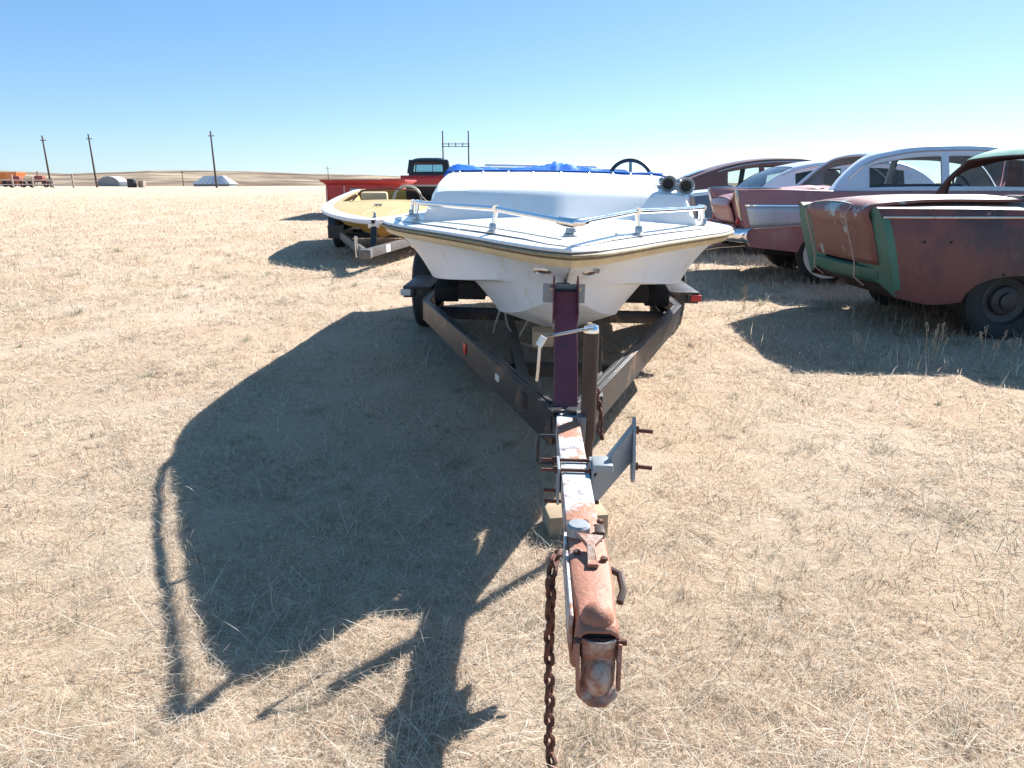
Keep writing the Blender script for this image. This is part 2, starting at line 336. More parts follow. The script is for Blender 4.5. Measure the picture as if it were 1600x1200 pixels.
def boat_hull(B, stations):
    """B: functions of y: sheer_w, sheer_z, chine_w, chine_z, strake_w, strake_z, keel_z -> rows keel..sheer"""
    rows = []
    for y in stations:
        kz, sw, sz = B['keel_z'](y), B['strake_w'](y), B['strake_z'](y)
        cw, cz, gw, gz = B['chine_w'](y), B['chine_z'](y), B['sheer_w'](y), B['sheer_z'](y)
        pts = []
        def seg(a, b, k, bulge=0.):
            for i in range(k):
                t = i / k; pts.append((a[0] + (b[0] - a[0]) * t + bulge * math.sin(math.pi * t), y, a[1] + (b[1] - a[1]) * t - bulge * .4 * math.sin(math.pi * t)))
        seg((0, kz), (sw, sz), 6, .0); pts.append((sw, y, sz)); e = .012 if sw > .03 else 0
        tw = sw + (cw - sw) * .55; tz = max(sz, cz) + B.get('tunnel', lambda q: 0)(y) if cw > .05 else sz + (cz - sz) * .55
        seg((sw + .004, sz + e), (tw, tz), 4, 0); seg((tw, tz), (cw - .03 if cw > .3 else cw, cz + .002 if cw > .3 else cz), 4, 0); pts.append((cw, y, cz + (.012 if cw > .3 else 0))); e = .014 if cw > .05 else 0
        seg((cw + e, cz + e), (gw, gz), 12, -.022 * min(1, cw / .4)); pts.append((gw, y, gz))
        rows.append(pts)
    return rows

# the white boat ----------------------------------------------------------
boat = empty('motorboat', AX, ROT)
tag(boat, 'white motorboat with chrome bow rail and twin horns, resting on the black trailer', 'boat')
BOW = 2.62; STERN = 7.75
B = dict(
    sheer_w=smoothf([2.62, 2.69, 2.82, 3.22, 3.70, 4.10, 4.50, 5.2, 6.0, 7.75], [0, .080, .168, .392, .668, .888, 1.04, 1.115, 1.12, 1.05]),
    sheer_z=smoothf([2.62, 3.5, 4.5, 6, 7.75], [1.004, 1.000, .988, .968, .945]),
    chine_w=smoothf([2.62, 2.98, 3.08, 3.3, 3.7, 4.3, 5.2, 6.5, 7.75], [0, .0, .10, .29, .53, .72, .82, .85, .83]),
    chine_z=smoothf([2.62, 2.98, 3.3, 3.7, 4.3, 5.2, 6.5, 7.75], [.955, .845, .80, .745, .678, .63, .61, .60]),
    strake_w=smoothf([2.62, 3.05, 3.12, 3.3, 3.6, 4.3, 5.5, 7.75], [0, 0, .07, .17, .27, .37, .43, .44]),
    strake_z=smoothf([2.62, 2.98, 3.12, 3.3, 3.6, 4.3, 5.5, 7.75], [.953, .835, .745, .675, .61, .55, .51, .50]),
    tunnel=smoothf([2.62, 3.2, 3.6, 4.2, 5, 7.75], [0, 0, .03, .07, .07, .04]),
    keel_z=smoothf([2.62, 2.98, 3.1, 3.25, 3.5, 3.9, 4.6, 6, 7.75], [.95, .825, .74, .64, .54, .475, .43, .41, .41]))
ys = np.concatenate([[2.625, 2.65, 2.68, 2.72], np.arange(2.78, 4.4, .06), np.arange(4.45, 7.76, .15), [7.75]])
rows = boat_hull(B, ys); mb = MB()
mb.grid([half([(p[0], p[1], p[2]) for p in r]) if False else [(-x, y, z) for (x, y, z) in reversed(r)] + r[1:] for r in rows])
mb.poly([(-x, y, z) for (x, y, z) in reversed(rows[-1])] + rows[-1][1:])
hull = mb.build('hull', 'gelhull', boat, smooth=28)
def rim(off, dz, y0=2.625, y1=7.75, k=90, sgn=1):
    """path along the sheer, offset outwards"""
    out = []; t = np.linspace(0, 1, k) ** 1.5
    for y in y0 + (y1 - y0) * t:
        w = B['sheer_w'](y); d = (B['sheer_w'](y + .02) - B['sheer_w'](max(2.62, y - .02))) / .04
        nx, ny = 1 / math.hypot(1, d), -d / math.hypot(1, d)
        out.append(((w + off * nx) * sgn, y + off * ny, B['sheer_z'](y) + dz))
    return out
def fullrim(off, dz): r = rim(off, dz); l = rim(off, dz, sgn=-1); tip = (0, 2.62 - off * 1.05, B['sheer_z'](2.62) + dz); return list(reversed(l)) + [tip] + r
def band(prof, name, mat, parent, **k):
    mbx = MB(); mbx.grid([fullrim(o, z) for (o, z) in prof]); return mbx.build(name, mat, parent, **k)
band([(-.03, -.050), (.002, -.052), (.008, -.046), (.016, -.026), (.012, -.022), (-.02, -.022)], 'tan_stripe', 'tanline', boat)
rr = band([(-.01, -.0215), (.022, -.0215), (.032, -.014), (.034, -.004), (.028, .003), (-.02, .004)], 'rub_rail', 'rubdark', boat)
rp = MB(); pts = fullrim(.0335, -.009)
rp.tube(pts[::1], .0065, 8); rp.build('rope_insert', 'rope', rr)
mb = MB(); mb.grid([fullrim(o, z) for (o, z) in [(.026, .003), (.030, .008), (.024, .016), (.0, .021), (-.05, .026)]]); mb.build('gunwale_cap', 'gel', boat)
# deck: foredeck sheet + raised cowl
def deck_z(x, y):
    w = max(.02, B['sheer_w'](y)); f = min(1, abs(x) / w); cr = .055 * min(1, (y - 2.62) / 1.0)
    return B['sheer_z'](y) + .024 + cr * (1 - f ** 2)
rows = []
for y in np.concatenate([np.linspace(2.66, 4.4, 30), np.linspace(4.5, 7.7, 14)]):
    w = max(.01, B['sheer_w'](y) - .045 * min(1, (y - 2.6) / .3)); rows.append([(w * t, y, deck_z(w * t, y)) for t in np.linspace(-1, 1, 25)])
m_ = MB(); m_.grid(rows); nf = []
for f in m_.f:       # leave the cockpit open
    c = [m_.v[i] for i in f]; cx = sum(p[0] for p in c) / 4; cy = sum(p[1] for p in c) / 4
    if not (cy > 5.25 and cy < 7.5 and abs(cx) < .80): nf.append(f)
m_.f = nf; m_.build('deck', 'gel', boat, smooth=30)
# groove line on the deck that follows the edge
m_ = MB()
for s in (-1, 1):
    p = []
    for y in np.linspace(2.80, 4.15, 26):
        w = B['sheer_w'](y) - .125
        if w > .02: p.append((s * w, y, deck_z(w, y) + .001))
    m_.tube(p, .0035, 6)
m_.build('deck_groove', 'rubpale', boat)
# raised cowl: rows from base front, knuckle, to the dash edge
def cowl_rows():
    secs = []
    # (y centre, y corner, half width top, z top centre, z top corner)
    yk = [(3.80, 4.06, .745, 'base'), (3.86, 4.09, .735, 1.10), (3.93, 4.12, .72, 1.165), (3.965, 4.14, .712, 1.192), (4.00, 4.17, .71, 1.204), (4.3, 4.40, .735, 1.238), (4.7, 4.75, .75, 1.272), (5.0, 5.03, .76, 1.296), (5.17, 5.20, .765, 1.308), (5.23, 5.26, .766, 1.309), (5.26, 5.29, .765, 1.290)]
    for (yc, ye, w, z) in yk:
        row = []
        for t in np.linspace(-1, 1, 41):
            at = abs(t); y = yc + (ye - yc) * at ** 1.3
            if z == 'base': row.append((w * t, y, deck_z(w * t, y) - .01)); continue
            top_t = .93
            if at <= top_t:
                x = w * t / top_t; zz = z + .012 * (1 - (at / top_t) ** 2) - .012 * max(0, (at / top_t - .86) / .14) ** 2
            else:
                q = (at - top_t) / (1 - top_t); x = math.copysign(w + .03 * q + .06 * q * min(1, max(0, (y - 4) / 1.2)), t); zz = (z - .012) * (1 - q) + (deck_z(x, y) - .01) * q
            row.append((x, y, zz))
        secs.append(row)
    return secs
m_ = MB(); m_.grid(cowl_rows()); cowl = m_.build('raised_cowl', 'gel', boat, smooth=24)
m_ = MB(); m_.grid([[(x, 5.30, 1.27) for x in np.linspace(-.76, .76, 5)], [(x, 5.34, .95) for x in np.linspace(-.78, .78, 5)]]); m_.build('dashboard', 'white', boat)
m_ = MB(); m_.box((0, 6.5, .62), (1.5, 2.4, .02)); m_.build('cockpit_floor', 'dark', boat)
# dash edge pad + snaps
m_ = MB(); m_.tube([(x, 5.235 + .03 * abs(x / .77) ** 1.3, 1.318 + .010 * (1 - (x / .77) ** 2)) for x in np.linspace(-.75, .75, 20)], .007, 8); m_.build('dash_edge_trim', 'bluepale', boat)
sn = MB().lathe([(.010, 0), (.010, .005), (.006, .009)], (0, 0, 0), n=10)
first = None
for x in (-.66, -.50, -.33, -.16, .03, .22, .38, .50, .64):
    y = 5.08; o = None
    z = 1.302 + .010 * (1 - (x / .77) ** 2)
    if first is None: first = sn.build('snap_button', 'dullchrome', boat); o = first
    else: o = first.copy(); COL.objects.link(o)
    o.location = (x, y, z)
# seats
for x in (-.36, .36):
    m_ = MB(); m_.box((x, 6.15, 1.12), (.52, .16, .50)); m_.box((x, 5.95, .86), (.52, .5, .16)); m_.build('seat', 'white', boat, bevel=.04, seg=3)
for x, w_ in ((-.36, .55), (.26, .40)):
    m_ = MB(); m_.box((x, 7.12, 1.155), (w_, .18, .52)); m_.box((x, 6.98, .95), (w_, .42, .14)); m_.build('rear_seat', 'white', boat, bevel=.05, seg=3)
# steering wheel
rot = Matrix.Rotation(R(-62), 3, 'X') @ Matrix.Identity(3)
m_ = MB(); m_.torus((.56, 5.52, 1.275), .155, .014, Matrix.Rotation(R(68), 3, 'X'), n=36, m=10)
sw = m_.build('steering_wheel', 'wheelblk', boat)
m_ = MB(); q = Matrix.Rotation(R(68), 3, 'X')
for a in (90, 210, 330): m_.beam(Vector((.56, 5.52, 1.275)), Vector((.56, 5.52, 1.275)) + q @ Vector((math.cos(R(a)) * .15, math.sin(R(a)) * .15, 0)), .022, .008, up=q @ Vector((0, 0, 1)))
m_.tube([(.56, 5.52, 1.275), (.56, 5.32, 1.20)], .022, 10); m_.build('wheel_spokes', 'dullchrome', sw)
# bow rail: tubes, stanchions, end fittings
RZ = [(0, 2.565, 1.113), (-.305, 3.19, 1.136), (-.80, 4.15, 1.128), (-.96, 4.95, 1.11)]
for s in (-1, 1):
    p = [Vector((s * abs(a), b, c)) for a, b, c in RZ]
    pts = [p[0].lerp(p[1], t) for t in np.linspace(0.08, 1, 8)]
    q = [p[1].lerp(p[2], t) for t in np.linspace(.12, 1, 8)]
    for i, v in enumerate(q): v.x += s * .03 * math.sin(math.pi * (i + 1) / 9)
    pts += q + [p[2].lerp(p[3], t) for t in np.linspace(.25, 1, 4)]
    rl = MB().tube(pts, .0125, 12).build('bow_rail_tube', 'chrome', boat)
    for k, (a, b, c) in enumerate(RZ[1:]):
        x = s * abs(a); fx = s * min(abs(a) + .012, B['sheer_w'](b) - .05); fz = deck_z(fx, b)
        m_ = MB(); m_.tube([(fx, b, fz), (x, b, c)], .0105, 10); st = m_.build('stanchion', 'chrome', boat)
        m_ = MB(); m_.lathe([(.028, 0), (.028, .004), (.018, .010), (.016, .035), (.013, .04)], (fx, b, fz), n=16); m_.build('stanchion_base', 'dullchrome', st)
        m_ = MB(); m_.tube([(x, b - .022, c), (x, b + .022, c)], .0165, 12); m_.build('rail_clamp', 'chrome', st)
m_ = MB(); m_.tube([(-.045, 2.635, 1.116), (-.022, 2.585, 1.114), (0, 2.568, 1.113), (.022, 2.585, 1.114), (.045, 2.635, 1.116)], .0175, 12); m_.build('rail_bow_fitting', 'chrome', boat)
# bow light, vents
m_ = MB(); m_.lathe([(.03, 0), (.03, .006), (.022, .014), (.022, .02), (.018, .032), (.006, .038)], (.01, 2.93, deck_z(0, 2.93)), n=18); bl = m_.build('bow_light', 'hornm', boat)
def side_pt(s, y, t):   # point on the flared side, t from chine (0) to sheer (1)
    cw, cz, gw, gz = B['chine_w'](y), B['chine_z'](y), B['sheer_w'](y), B['sheer_z'](y)
    b = -.022 * min(1, cw / .4) * math.sin(math.pi * t)
    return Vector((s * (cw + .012 + (gw - cw) * t + b), y, cz + (gz - cz) * t - b * .4))
for s, yc in ((-1, 2.985), (1, 2.995)):
    t = .33; c = side_pt(s, yc, t); du = (side_pt(s, yc + .05, t) - side_pt(s, yc - .05, t)).normalized(); dv = (side_pt(s, yc, t + .1) - side_pt(s, yc, t - .1)).normalized(); nn = du.cross(dv).normalized()
    if nn.y > 0: nn = -nn
    m_ = MB(); ring = []
    for (rr_, h) in [(1.15, -.004), (1.0, .006), (.8, .009), (.72, .005), (.70, -.002)]:
        ring.append([c + du * math.cos(a) * .075 * rr_ + dv * math.sin(a) * .021 * rr_ + nn * h for a in np.linspace(0, 2 * math.pi, 28, endpoint=False)])
    m_.grid(ring, closed=True); vt = m_.build('hull_vent', 'dullchrome', boat)
    m_ = MB(); m_.poly([c + du * math.cos(a) * .053 + dv * math.sin(a) * .0150 + nn * .0005 for a in np.linspace(0, 2 * math.pi, 28, endpoint=False)]); m_.build('vent_hole', 'rust', vt)
# twin trumpet horns
for (x, z, y) in ((.600, 1.252, 4.14), (.705, 1.242, 4.17)):
    m_ = MB(); m_.lathe([(.0, .062), (.012, .06), (.020, .04), (.031, .014), (.044, 0), (.046, -.004), (.043, -.002), (.030, .017), (.019, .045), (.013, .09), (.011, .24), (.017, .25), (.022, .26), (.022, .28), (.012, .29)], (x, y, z), axis=(.03, 1, .06), n=24, cap=False)
    hn = m_.build('horn', 'hornm', boat)
    m_ = MB(); m_.lathe([(.0, .001), (.030, .0)], (x, y + .019, z + .002), axis=(.03, 1, .06), n=20, cap=False); m_.build('horn_throat_shade', 'dark', hn)  # dark disc added for the shade inside the horn bell
    m_ = MB(); m_.tube([(x, y + .10, z), (x - .02, y + .10, z - .07)], .009, 8); m_.build('horn_bracket', 'hornm', hn)
m_ = MB(); m_.box((.645, 4.30, 1.238), (.16, .05, .012)); m_.build('horn_mount', 'hornm', boat, bevel=.003)

# tarp over the cockpit: crumpled sheet
rows = []
for j, y in enumerate(np.linspace(5.16, 6.85, 36)):
    row = []
    for i, x in enumerate(np.linspace(-.775, .775, 90)):
        f = (y - 5.16) / 2.14
        n1 = fbm(np.array(x * 5 + 3.), np.array(y * 5.), 41, 4) - .5; n2 = fbm(np.array(x * 14 + y * 5), np.array(y * 12.), 43, 3) - .5
        edge = max(0, abs(x) - .68) / .095
        front = min(1, f / .07)
        z = 1.305 + (.046 - .022 * max(0, x)) * front + .018 * math.sin(x * 7 + 1) * front + (n1 * .05 + n2 * .04) * (.15 + front) - .05 * edge ** 1.5 - .30 * max(0, f - .3) ** 1.2
        if x > .35 and x < .75 and f > .08 and f < .30: z -= .075
        if -.02 < x < .02: z += .012
        # front hem wanders
        yy = y + (.05 * (fbm(np.array(x * 6.), np.array(.5), 47, 3) - .5) if j < 4 else 0) - (.06 * math.exp(-((x - .47) / .07) ** 2) if j < 3 else 0)
        if j == 0: z = 1.318 + .010 * (1 - (x / .77) ** 2) - .02 * edge ** 1.5 + .012 * abs(n1)
        row.append((x, yy, max(z, 1.0)))
    rows.append(row)
m_ = MB(); m_.grid(rows); tp = m_.build('tarp', 'blue', None, smooth=50, solid=.003)
tp.location = AX; tp.rotation_euler = ROT
tag(tp, 'crumpled blue tarp spread over the cockpit of the white motorboat', 'tarp')

# ------------------------------------------------------------------ trailer
tr = empty('boat_trailer', AXT, ROT)
tag(tr, 'black boat trailer with rusty coupler and maroon winch post under the white motorboat', 'trailer')
TY = 2.36
m_ = MB()
rl = []
for s in (-1, 1):
    nm = MB(); a, b, c = Vector((s * .045, TY, .425)), Vector((s * .85, 4.70, .425)), Vector((s * .85, 7.6, .425))
    # channel rail: web outside, two flanges inwards
    d = (b - a).normalized(); side = d.cross(Vector((0, 0, 1))).normalized() * (1 if s > 0 else -1)
    for (p, q) in ((a, b), (b - Vector((0, .02, 0)), c)):
        dd = (q - p).normalized(); sd = dd.cross(Vector((0, 0, 1))).normalized() * (1 if s > 0 else -1)
        nm.beam(p, q, .010, .13); 
        nm.beam(p - sd * .0265 + Vector((0, 0, .060)), q - sd * .0265 + Vector((0, 0, .060)), .043, .009)
        nm.beam(p - sd * .0265 - Vector((0, 0, .060)), q - sd * .0265 - Vector((0, 0, .060)), .043, .009)
    nm.build('side_rail', 'railpaint', tr, bevel=.002, seg=1)
for y, w in ((4.72, 1.68), (5.75, 1.68), (7.0, 1.68)):
    MB().beam((-w / 2, y, .40), (w / 2, y, .40), .06, .075).build('crossmember', 'railpaint', tr, bevel=.004)
MB().beam((-.30, 3.26, .405), (.30, 3.26, .405), .06, .06).build('crossmember', 'black', tr, bevel=.004)
for s in (-1, 1):
    MB().tube([(s * (.06 + .79 * t) - s * .035, TY + 2.34 * t + .02, .488 + .003 * math.sin(t * 40)) for t in np.linspace(.03, .97, 24)], .005, 6).build('wiring', 'tyre', tr)
    MB().beam((s * .13, 2.62, .44), (s * .30, 4.72, .445), .05, .06).build('inner_brace', 'black', tr, bevel=.004)
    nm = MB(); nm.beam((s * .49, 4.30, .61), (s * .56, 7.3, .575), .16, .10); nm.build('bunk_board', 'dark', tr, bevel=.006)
    MB().beam((s * .42, 4.72, .43), (s * .42, 4.72, .57), .05, .05).build('bunk_bracket', 'black', tr)
    MB().beam((s * .48, 7.0, .43), (s * .50, 7.0, .545), .05, .05).build('bunk_bracket', 'black', tr)
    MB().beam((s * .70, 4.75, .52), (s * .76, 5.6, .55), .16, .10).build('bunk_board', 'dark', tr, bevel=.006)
MB().tube([(-1.0, 6.20, .36), (1.0, 6.20, .36)], .03, 12).build('axle', 'black', tr)
# tongue
tg = MB().beam((0.008, 2.75, .432), (.012, 1.40, .432), .078, .078); tg.build('tongue', 'tongue', tr, bevel=.006, seg=2)
# wheels
def wheel(parent, c, r=.36, w=.21, side=1, rimmat='rim', rr=.20, white=False):
    """axis along local x; side = +1/-1 outer face direction"""
    m_ = MB(); hw = w / 2
    m_.lathe([(rr, -hw * .75), (rr + .03, -hw * .95), (r - .045, -hw), (r - .012, -hw * .82), (r, -hw * .55), (r, hw * .55), (r - .012, hw * .82), (r - .045, hw), (rr + .03, hw * .95), (rr, hw * .75)], c, axis=(1, 0, 0), n=44, cap=False)
    for k in range(2):
        rad_ = r + .0005
    t = m_.build('tyre', 'tyre', parent, smooth=35)
    m_ = MB(); e = hw * .72 * side
    m_.lathe([(rr + .004, e), (rr - .012, e + .006 * side), (rr - .02, e - .03 * side), (rr * .62, e - .045 * side), (rr * .55, e - .02 * side), (rr * .32, e - .005 * side), (rr * .30, e + .02 * side), (.001, e + .028 * side)], c, axis=(1, 0, 0), n=32, cap=False)
    rm = m_.build('rim', rimmat, parent)
    m_ = MB(); m_.lathe([(rr + .003, -hw * .7 * side), (.002, -hw * .5 * side)], c, axis=(1, 0, 0), n=20, cap=False); m_.build('hub_back', 'under', rm)
    if white:
        m_ = MB(); m_.lathe([(rr + .02, hw * .955 * side), (rr + .055, hw * 1.0 * side), (rr + .09, hw * 1.012 * side), (rr + .092, hw * .99 * side)], c, axis=(1, 0, 0), n=44, cap=False); m_.build('whitewall_band', 'whitewall', t)
    return t
for s in (-1, 1):
    wheel(tr, (s * 1.03, 6.20, .36), .345, .20, s)
    m_ = MB(); m_.box((s * .955, 5.46, .505), (.205, .70, .022)); m_.box((s * .955, 5.125, .475), (.205, .012, .08)); m_.build('step_plate', 'railpaint' if s > 0 else 'black', tr, bevel=.004)
    m_ = MB(); m_.box((s * 1.035, 5.105, .475), (.075, .035, .045)); lm = m_.build('marker_lamp', 'red' if s > 0 else 'amber', tr, bevel=.006)
    if s < 0: lm['label'] = 'pale marker lamp'
    MB().box((s * .985, 5.108, .475), (.028, .032, .05)).build('lamp_base', 'black', lm, bevel=.003)
MB().box((-.07, 3.34, .545), (.10, .16, .07)).build('keel_pad', 'wood', tr, bevel=.012)
# winch post with fork, bow plate
MB().beam((0.006, 2.425, .455), (.004, 2.735, .835), .084, .055, up=(0, -1, .8)).build('winch_post', 'maroon', tr, bevel=.004)
for s in (-1, 1):
    fk = MB(); fk.beam((.004 + s * .0455, 2.665, .755), (.004 + s * .0455, 2.775, .885), .006, .075, up=(0, -1, .8)); fo = fk.build('fork_plate', 'maroon', tr, bevel=.002)
    MB().lathe([(.013, 0), (.013, .008), (.006, .009), (.006, .014)], (.004 + s * .049, 2.755, .858), axis=(s, 0, 0), n=6).build('bolt', 'dullchrome', fo)
MB().box((0, 2.805, .832), (.165, .014, .074)).build('bow_stop_plate', 'greymetal', tr, bevel=.004)
MB().box((0, 2.875, .832), (.06, .12, .05)).build('bow_stop_pad', 'tyre', tr, bevel=.008)
MB().box((.004, 2.79, .835), (.085, .05, .03)).build('bow_stop_arm', 'black', tr, bevel=.004)
# jack
jk = MB(); jk.tube([(.079, 2.335, .40), (.077, 2.345, .775)], .0265, 18); jo = jk.build('jack_tube', 'jackm', tr)
MB().tube([(.079, 2.335, .115), (.079, 2.335, .41)], .0205, 16).build('jack_leg', 'jackm', jo)
MB().lathe([(.0275, 0), (.028, .012), (.024, .022), (.012, .028)], (.077, 2.345, .772), n=18).build('jack_cap', 'chrome', jo)
MB().lathe([(.05, 0), (.05, .01), (.024, .02), (.024, .03)], (.079, 2.335, .082), n=18).build('jack_foot', 'jackm', jo)
MB().box((.055, 2.34, .44), (.03, .09, .10)).build('jack_bracket', 'alu', jo, bevel=.004)
MB().tube([(.077, 2.345, .79), (.077, 2.31, .792), (.03, 2.285, .789), (-.075, 2.255, .772), (-.088, 2.253, .764), (-.094, 2.252, .75), (-.098, 2.252, .66), (-.101, 2.252, .625)], .0052, 8).build('jack_crank', 'dullchrome', jo)
MB().tube([(-.082, 2.245, .775), (-.098, 2.24, .745)], .012, 10).build('crank_knob', 'white', jo)
# spare wheel carrier clamp: plates, through bolts, raked arm, stud plate
sc_ = MB(); sc_.box((.058, 1.90, .425), (.008, .10, .12)); sc_.build('clamp_plate', 'greymetal', tr, bevel=.002)
MB().box((-.036, 1.90, .43), (.008, .10, .11)).build('clamp_plate', 'greymetal', tr, bevel=.002)
for y in (1.86, 1.935):
    MB().tube([(-.085, y, .478), (.10, y, .478)], .0055, 8).build('clamp_bolt', 'rust', tr)
    MB().lathe([(.011, 0), (.011, .009)], (-.05, y, .478), axis=(1, 0, 0), n=6).build('nut', 'rust', tr)
for y in (1.86, 1.935):
    MB().tube([(-.075, y, .382), (.08, y, .382)], .0055, 8).build('clamp_bolt', 'rust', tr)
ab = MB(); ab.box((.086, 1.885, .487), (.056, .075, .026)); ab.build('clamp_block', 'greymetal', tr, bevel=.006)
am = MB(); P = [(.062, 1.86, .365), (.062, 1.86, .455), (.175, 1.945, .575), (.175, 1.945, .47)]
am.add([Vector(p) for p in P] + [Vector(p) + Vector((0, .007, 0)) for p in P], [(0, 1, 2, 3), (7, 6, 5, 4), (0, 4, 5, 1), (1, 5, 6, 2), (2, 6, 7, 3), (3, 7, 4, 0)])
Q = [(.062, 1.8605, .4555), (.175, 1.9455, .5755), (.175, 1.985, .5755), (.062, 1.90, .4555)]
am.add([Vector(p) for p in Q] + [Vector(p) + Vector((-.003, 0, -.006)) for p in Q], [(0, 1, 2, 3), (7, 6, 5, 4), (0, 4, 5, 1), (1, 5, 6, 2), (2, 6, 7, 3), (3, 7, 4, 0)])
am.build('carrier_arm', 'greymetal', tr, smooth=0, merge=False)
sp = MB(); pr = [(1.905, .435), (1.92, .42), (1.945, .425), (1.985, .50), (1.99, .565), (1.98, .60), (1.965, .605), (1.945, .575), (1.915, .50)]
sp.add([(.176, y, z) for y, z in pr] + [(.184, y, z) for y, z in pr], [tuple(range(len(pr)))[::-1], tuple(range(len(pr), 2 * len(pr)))] + [(i, (i + 1) % len(pr), len(pr) + (i + 1) % len(pr), len(pr) + i) for i in range(len(pr))])
st_ = sp.build('stud_plate', 'greymetal', tr, smooth=0)
for (y, z) in ((1.965, .565), (1.935, .465)):
    MB().tube([(.18, y, z), (.235, y, z - .004)], .0065, 10).build('stud', 'rust', st_)
    MB().lathe([(.013, 0), (.013, .01)], (.184, y, z), axis=(1, 0, 0), n=6).build('nut', 'rust', st_)
# black wire loop on the left flank
MB().tube([(-.04, 2.10, .492), (-.088, 2.10, .492), (-.092, 2.10, .486), (-.092, 2.10, .405), (-.088, 2.10, .40), (-.04, 2.10, .40)], .0055, 8).build('wire_loop', 'black', tr)
# reflector and sticker on the left rail
def on_rail(s, y, z, w, h, name, mat):
    f = (y - TY) / (4.70 - TY); x = s * (.045 + f * .805); d = Vector((s * .805, 2.34, 0)).normalized(); nrm = Vector((s * d.y, -abs(d.x), 0)) if True else None
    rot = Matrix((d, nrm, Vector((0, 0, 1)))).transposed()
    MB().box(Vector((x, y, z)) + nrm * .0085, (w, .008, h), rot).build(name, mat, tr, bevel=.003)
on_rail(-1, 3.55, .43, .055, .055, 'reflector', 'red'); on_rail(-1, 2.98, .435, .05, .03, 'sticker', 'amber')
# coupler
cp = MB()
def ring(y, w, zt, zb, fl, dz=0):
    """channel section open underneath: outer up-and-over"""
    return [(-w / 2 - fl, y, zb), (-w / 2 - fl * .4, y, zb + .02), (-w / 2, y, zt - .018), (-w / 2 + .006, y, zt - .006), (-w / 2 + .018, y, zt), (0, y, zt + dz), (w / 2 - .018, y, zt), (w / 2 - .006, y, zt - .006), (w / 2, y, zt - .018), (w / 2 + fl * .4, y, zb + .02), (w / 2 + fl, y, zb)]
off = .014
secs = [ring(1.565, .088, .478, .40, .002), (ring(1.50, .090, .480, .395, .002)), ring(1.36, .092, .482, .39, .003), ring(1.27, .088, .481, .385, .006), ring(1.225, .080, .480, .383, .010), ring(1.19, .076, .480, .38, .010), ring(1.155, .078, .480, .38, .008), ring(1.118, .078, .476, .40, .006)]
cp.grid([[(x + off, y, z) for x, y, z in r] for r in secs])
co = cp.build('coupler', 'coupler', tr, smooth=35, solid=.006)
dm = MB(); rows = []
for a in np.linspace(0, 90, 9):
    rows.append([(off + math.cos(b) * .031 * math.cos(R(a)), 1.158 + math.sin(b) * .033 * math.cos(R(a)), .474 + .033 * math.sin(R(a))) for b in np.linspace(0, 2 * math.pi, 24, endpoint=False)])
dm.grid(rows, closed=True); dm.build('ball_socket_dome', 'coupler', co)
# front tongue of the latch with bulge and lip
lt = MB(); rows = []
for i, z in enumerate(np.linspace(.462, .350, 46)):
    f = i / 45; row = []; g_ = max(0, (f - .74) / .26)
    for t in np.linspace(-1, 1, 15):
        w = (.028 + .009 * min(1, g_ * 2.5)) * math.sqrt(1 - .8 * max(0, (g_ - .45) / .55) ** 2)
        bul = .026 * max(0, 1 - (t / .82) ** 2 - ((f - .58) / .26) ** 2) ** .6
        flare = .024 * g_ ** 1.2
        row.append((off + t * w, 1.106 - .008 * f - bul - flare * (1 - .25 * t * t) + .012 * t * t, z))
    rows.append(row)
lt.grid(rows); lt.build('coupler_latch', 'couplatch', co, smooth=60, solid=.005)
MB().box((off, 1.150, .435), (.062, .05, .06)).build('socket_shade_block', 'under', co, bevel=.008)  # dark block added to stand for the shaded gap inside the coupler
for s in (-1, 1):
    MB().beam((off + s * .038, 1.115, .455), (off + s * .036, 1.092, .375), .007, .018, up=(0, -1, 0)).build('latch_guide', 'coupler', co, bevel=.002)
MB().tube([(off - .045, 1.118, .455), (off + .050, 1.118, .455)], .006, 10).build('latch_pin', 'rust', co)
MB().lathe([(.026, 0), (.027, .004), (.027, .022), (.022, .027), (.006, .028)], (off - .018, 1.475, .482), n=24).build('adjuster_knob', 'greymetal', co)
lv = MB(); P = [(-.024, 1.425), (.033, 1.415), (.012, 1.385), (.013, 1.345), (.016, 1.325), (-.008, 1.325), (-.005, 1.345), (-.006, 1.385)]
zf = lambda y: .512 if y > 1.40 else (.505 if y > 1.37 else .492)
lv.add([(off + x, y, zf(y)) for x, y in P] + [(off + x, y, zf(y) - .009) for x, y in P], [tuple(range(8)), tuple(range(15, 7, -1))] + [(i, (i + 1) % 8, 8 + (i + 1) % 8, 8 + i) for i in range(8)])
lv.build('latch_lever', 'couplatch', co, smooth=0, bevel=.002)
MB().box((off + .030, 1.475, .490), (.020, .040, .018)).build('latch_block', 'jackm', co, bevel=.003)
for (x, y) in ((-.032, 1.525), (.002, 1.53), (-.026, 1.385), (.030, 1.49), (.036, 1.535), (.030, 1.36)):
    MB().lathe([(.008, 0), (.008, .007), (.004, .009)], (off + x, y, .482), n=6).build('bolt', 'rust', co)
MB().box((off - .046, 1.34, .43), (.006, .34, .085)).build('side_plate', 'tongue', co, bevel=.002)
MB().tube([(off + .046, 1.38, .45), (off + .066, 1.37, .445), (off + .070, 1.33, .43), (off + .060, 1.30, .42)], .008, 8).build('release_spring', 'jackm', co)
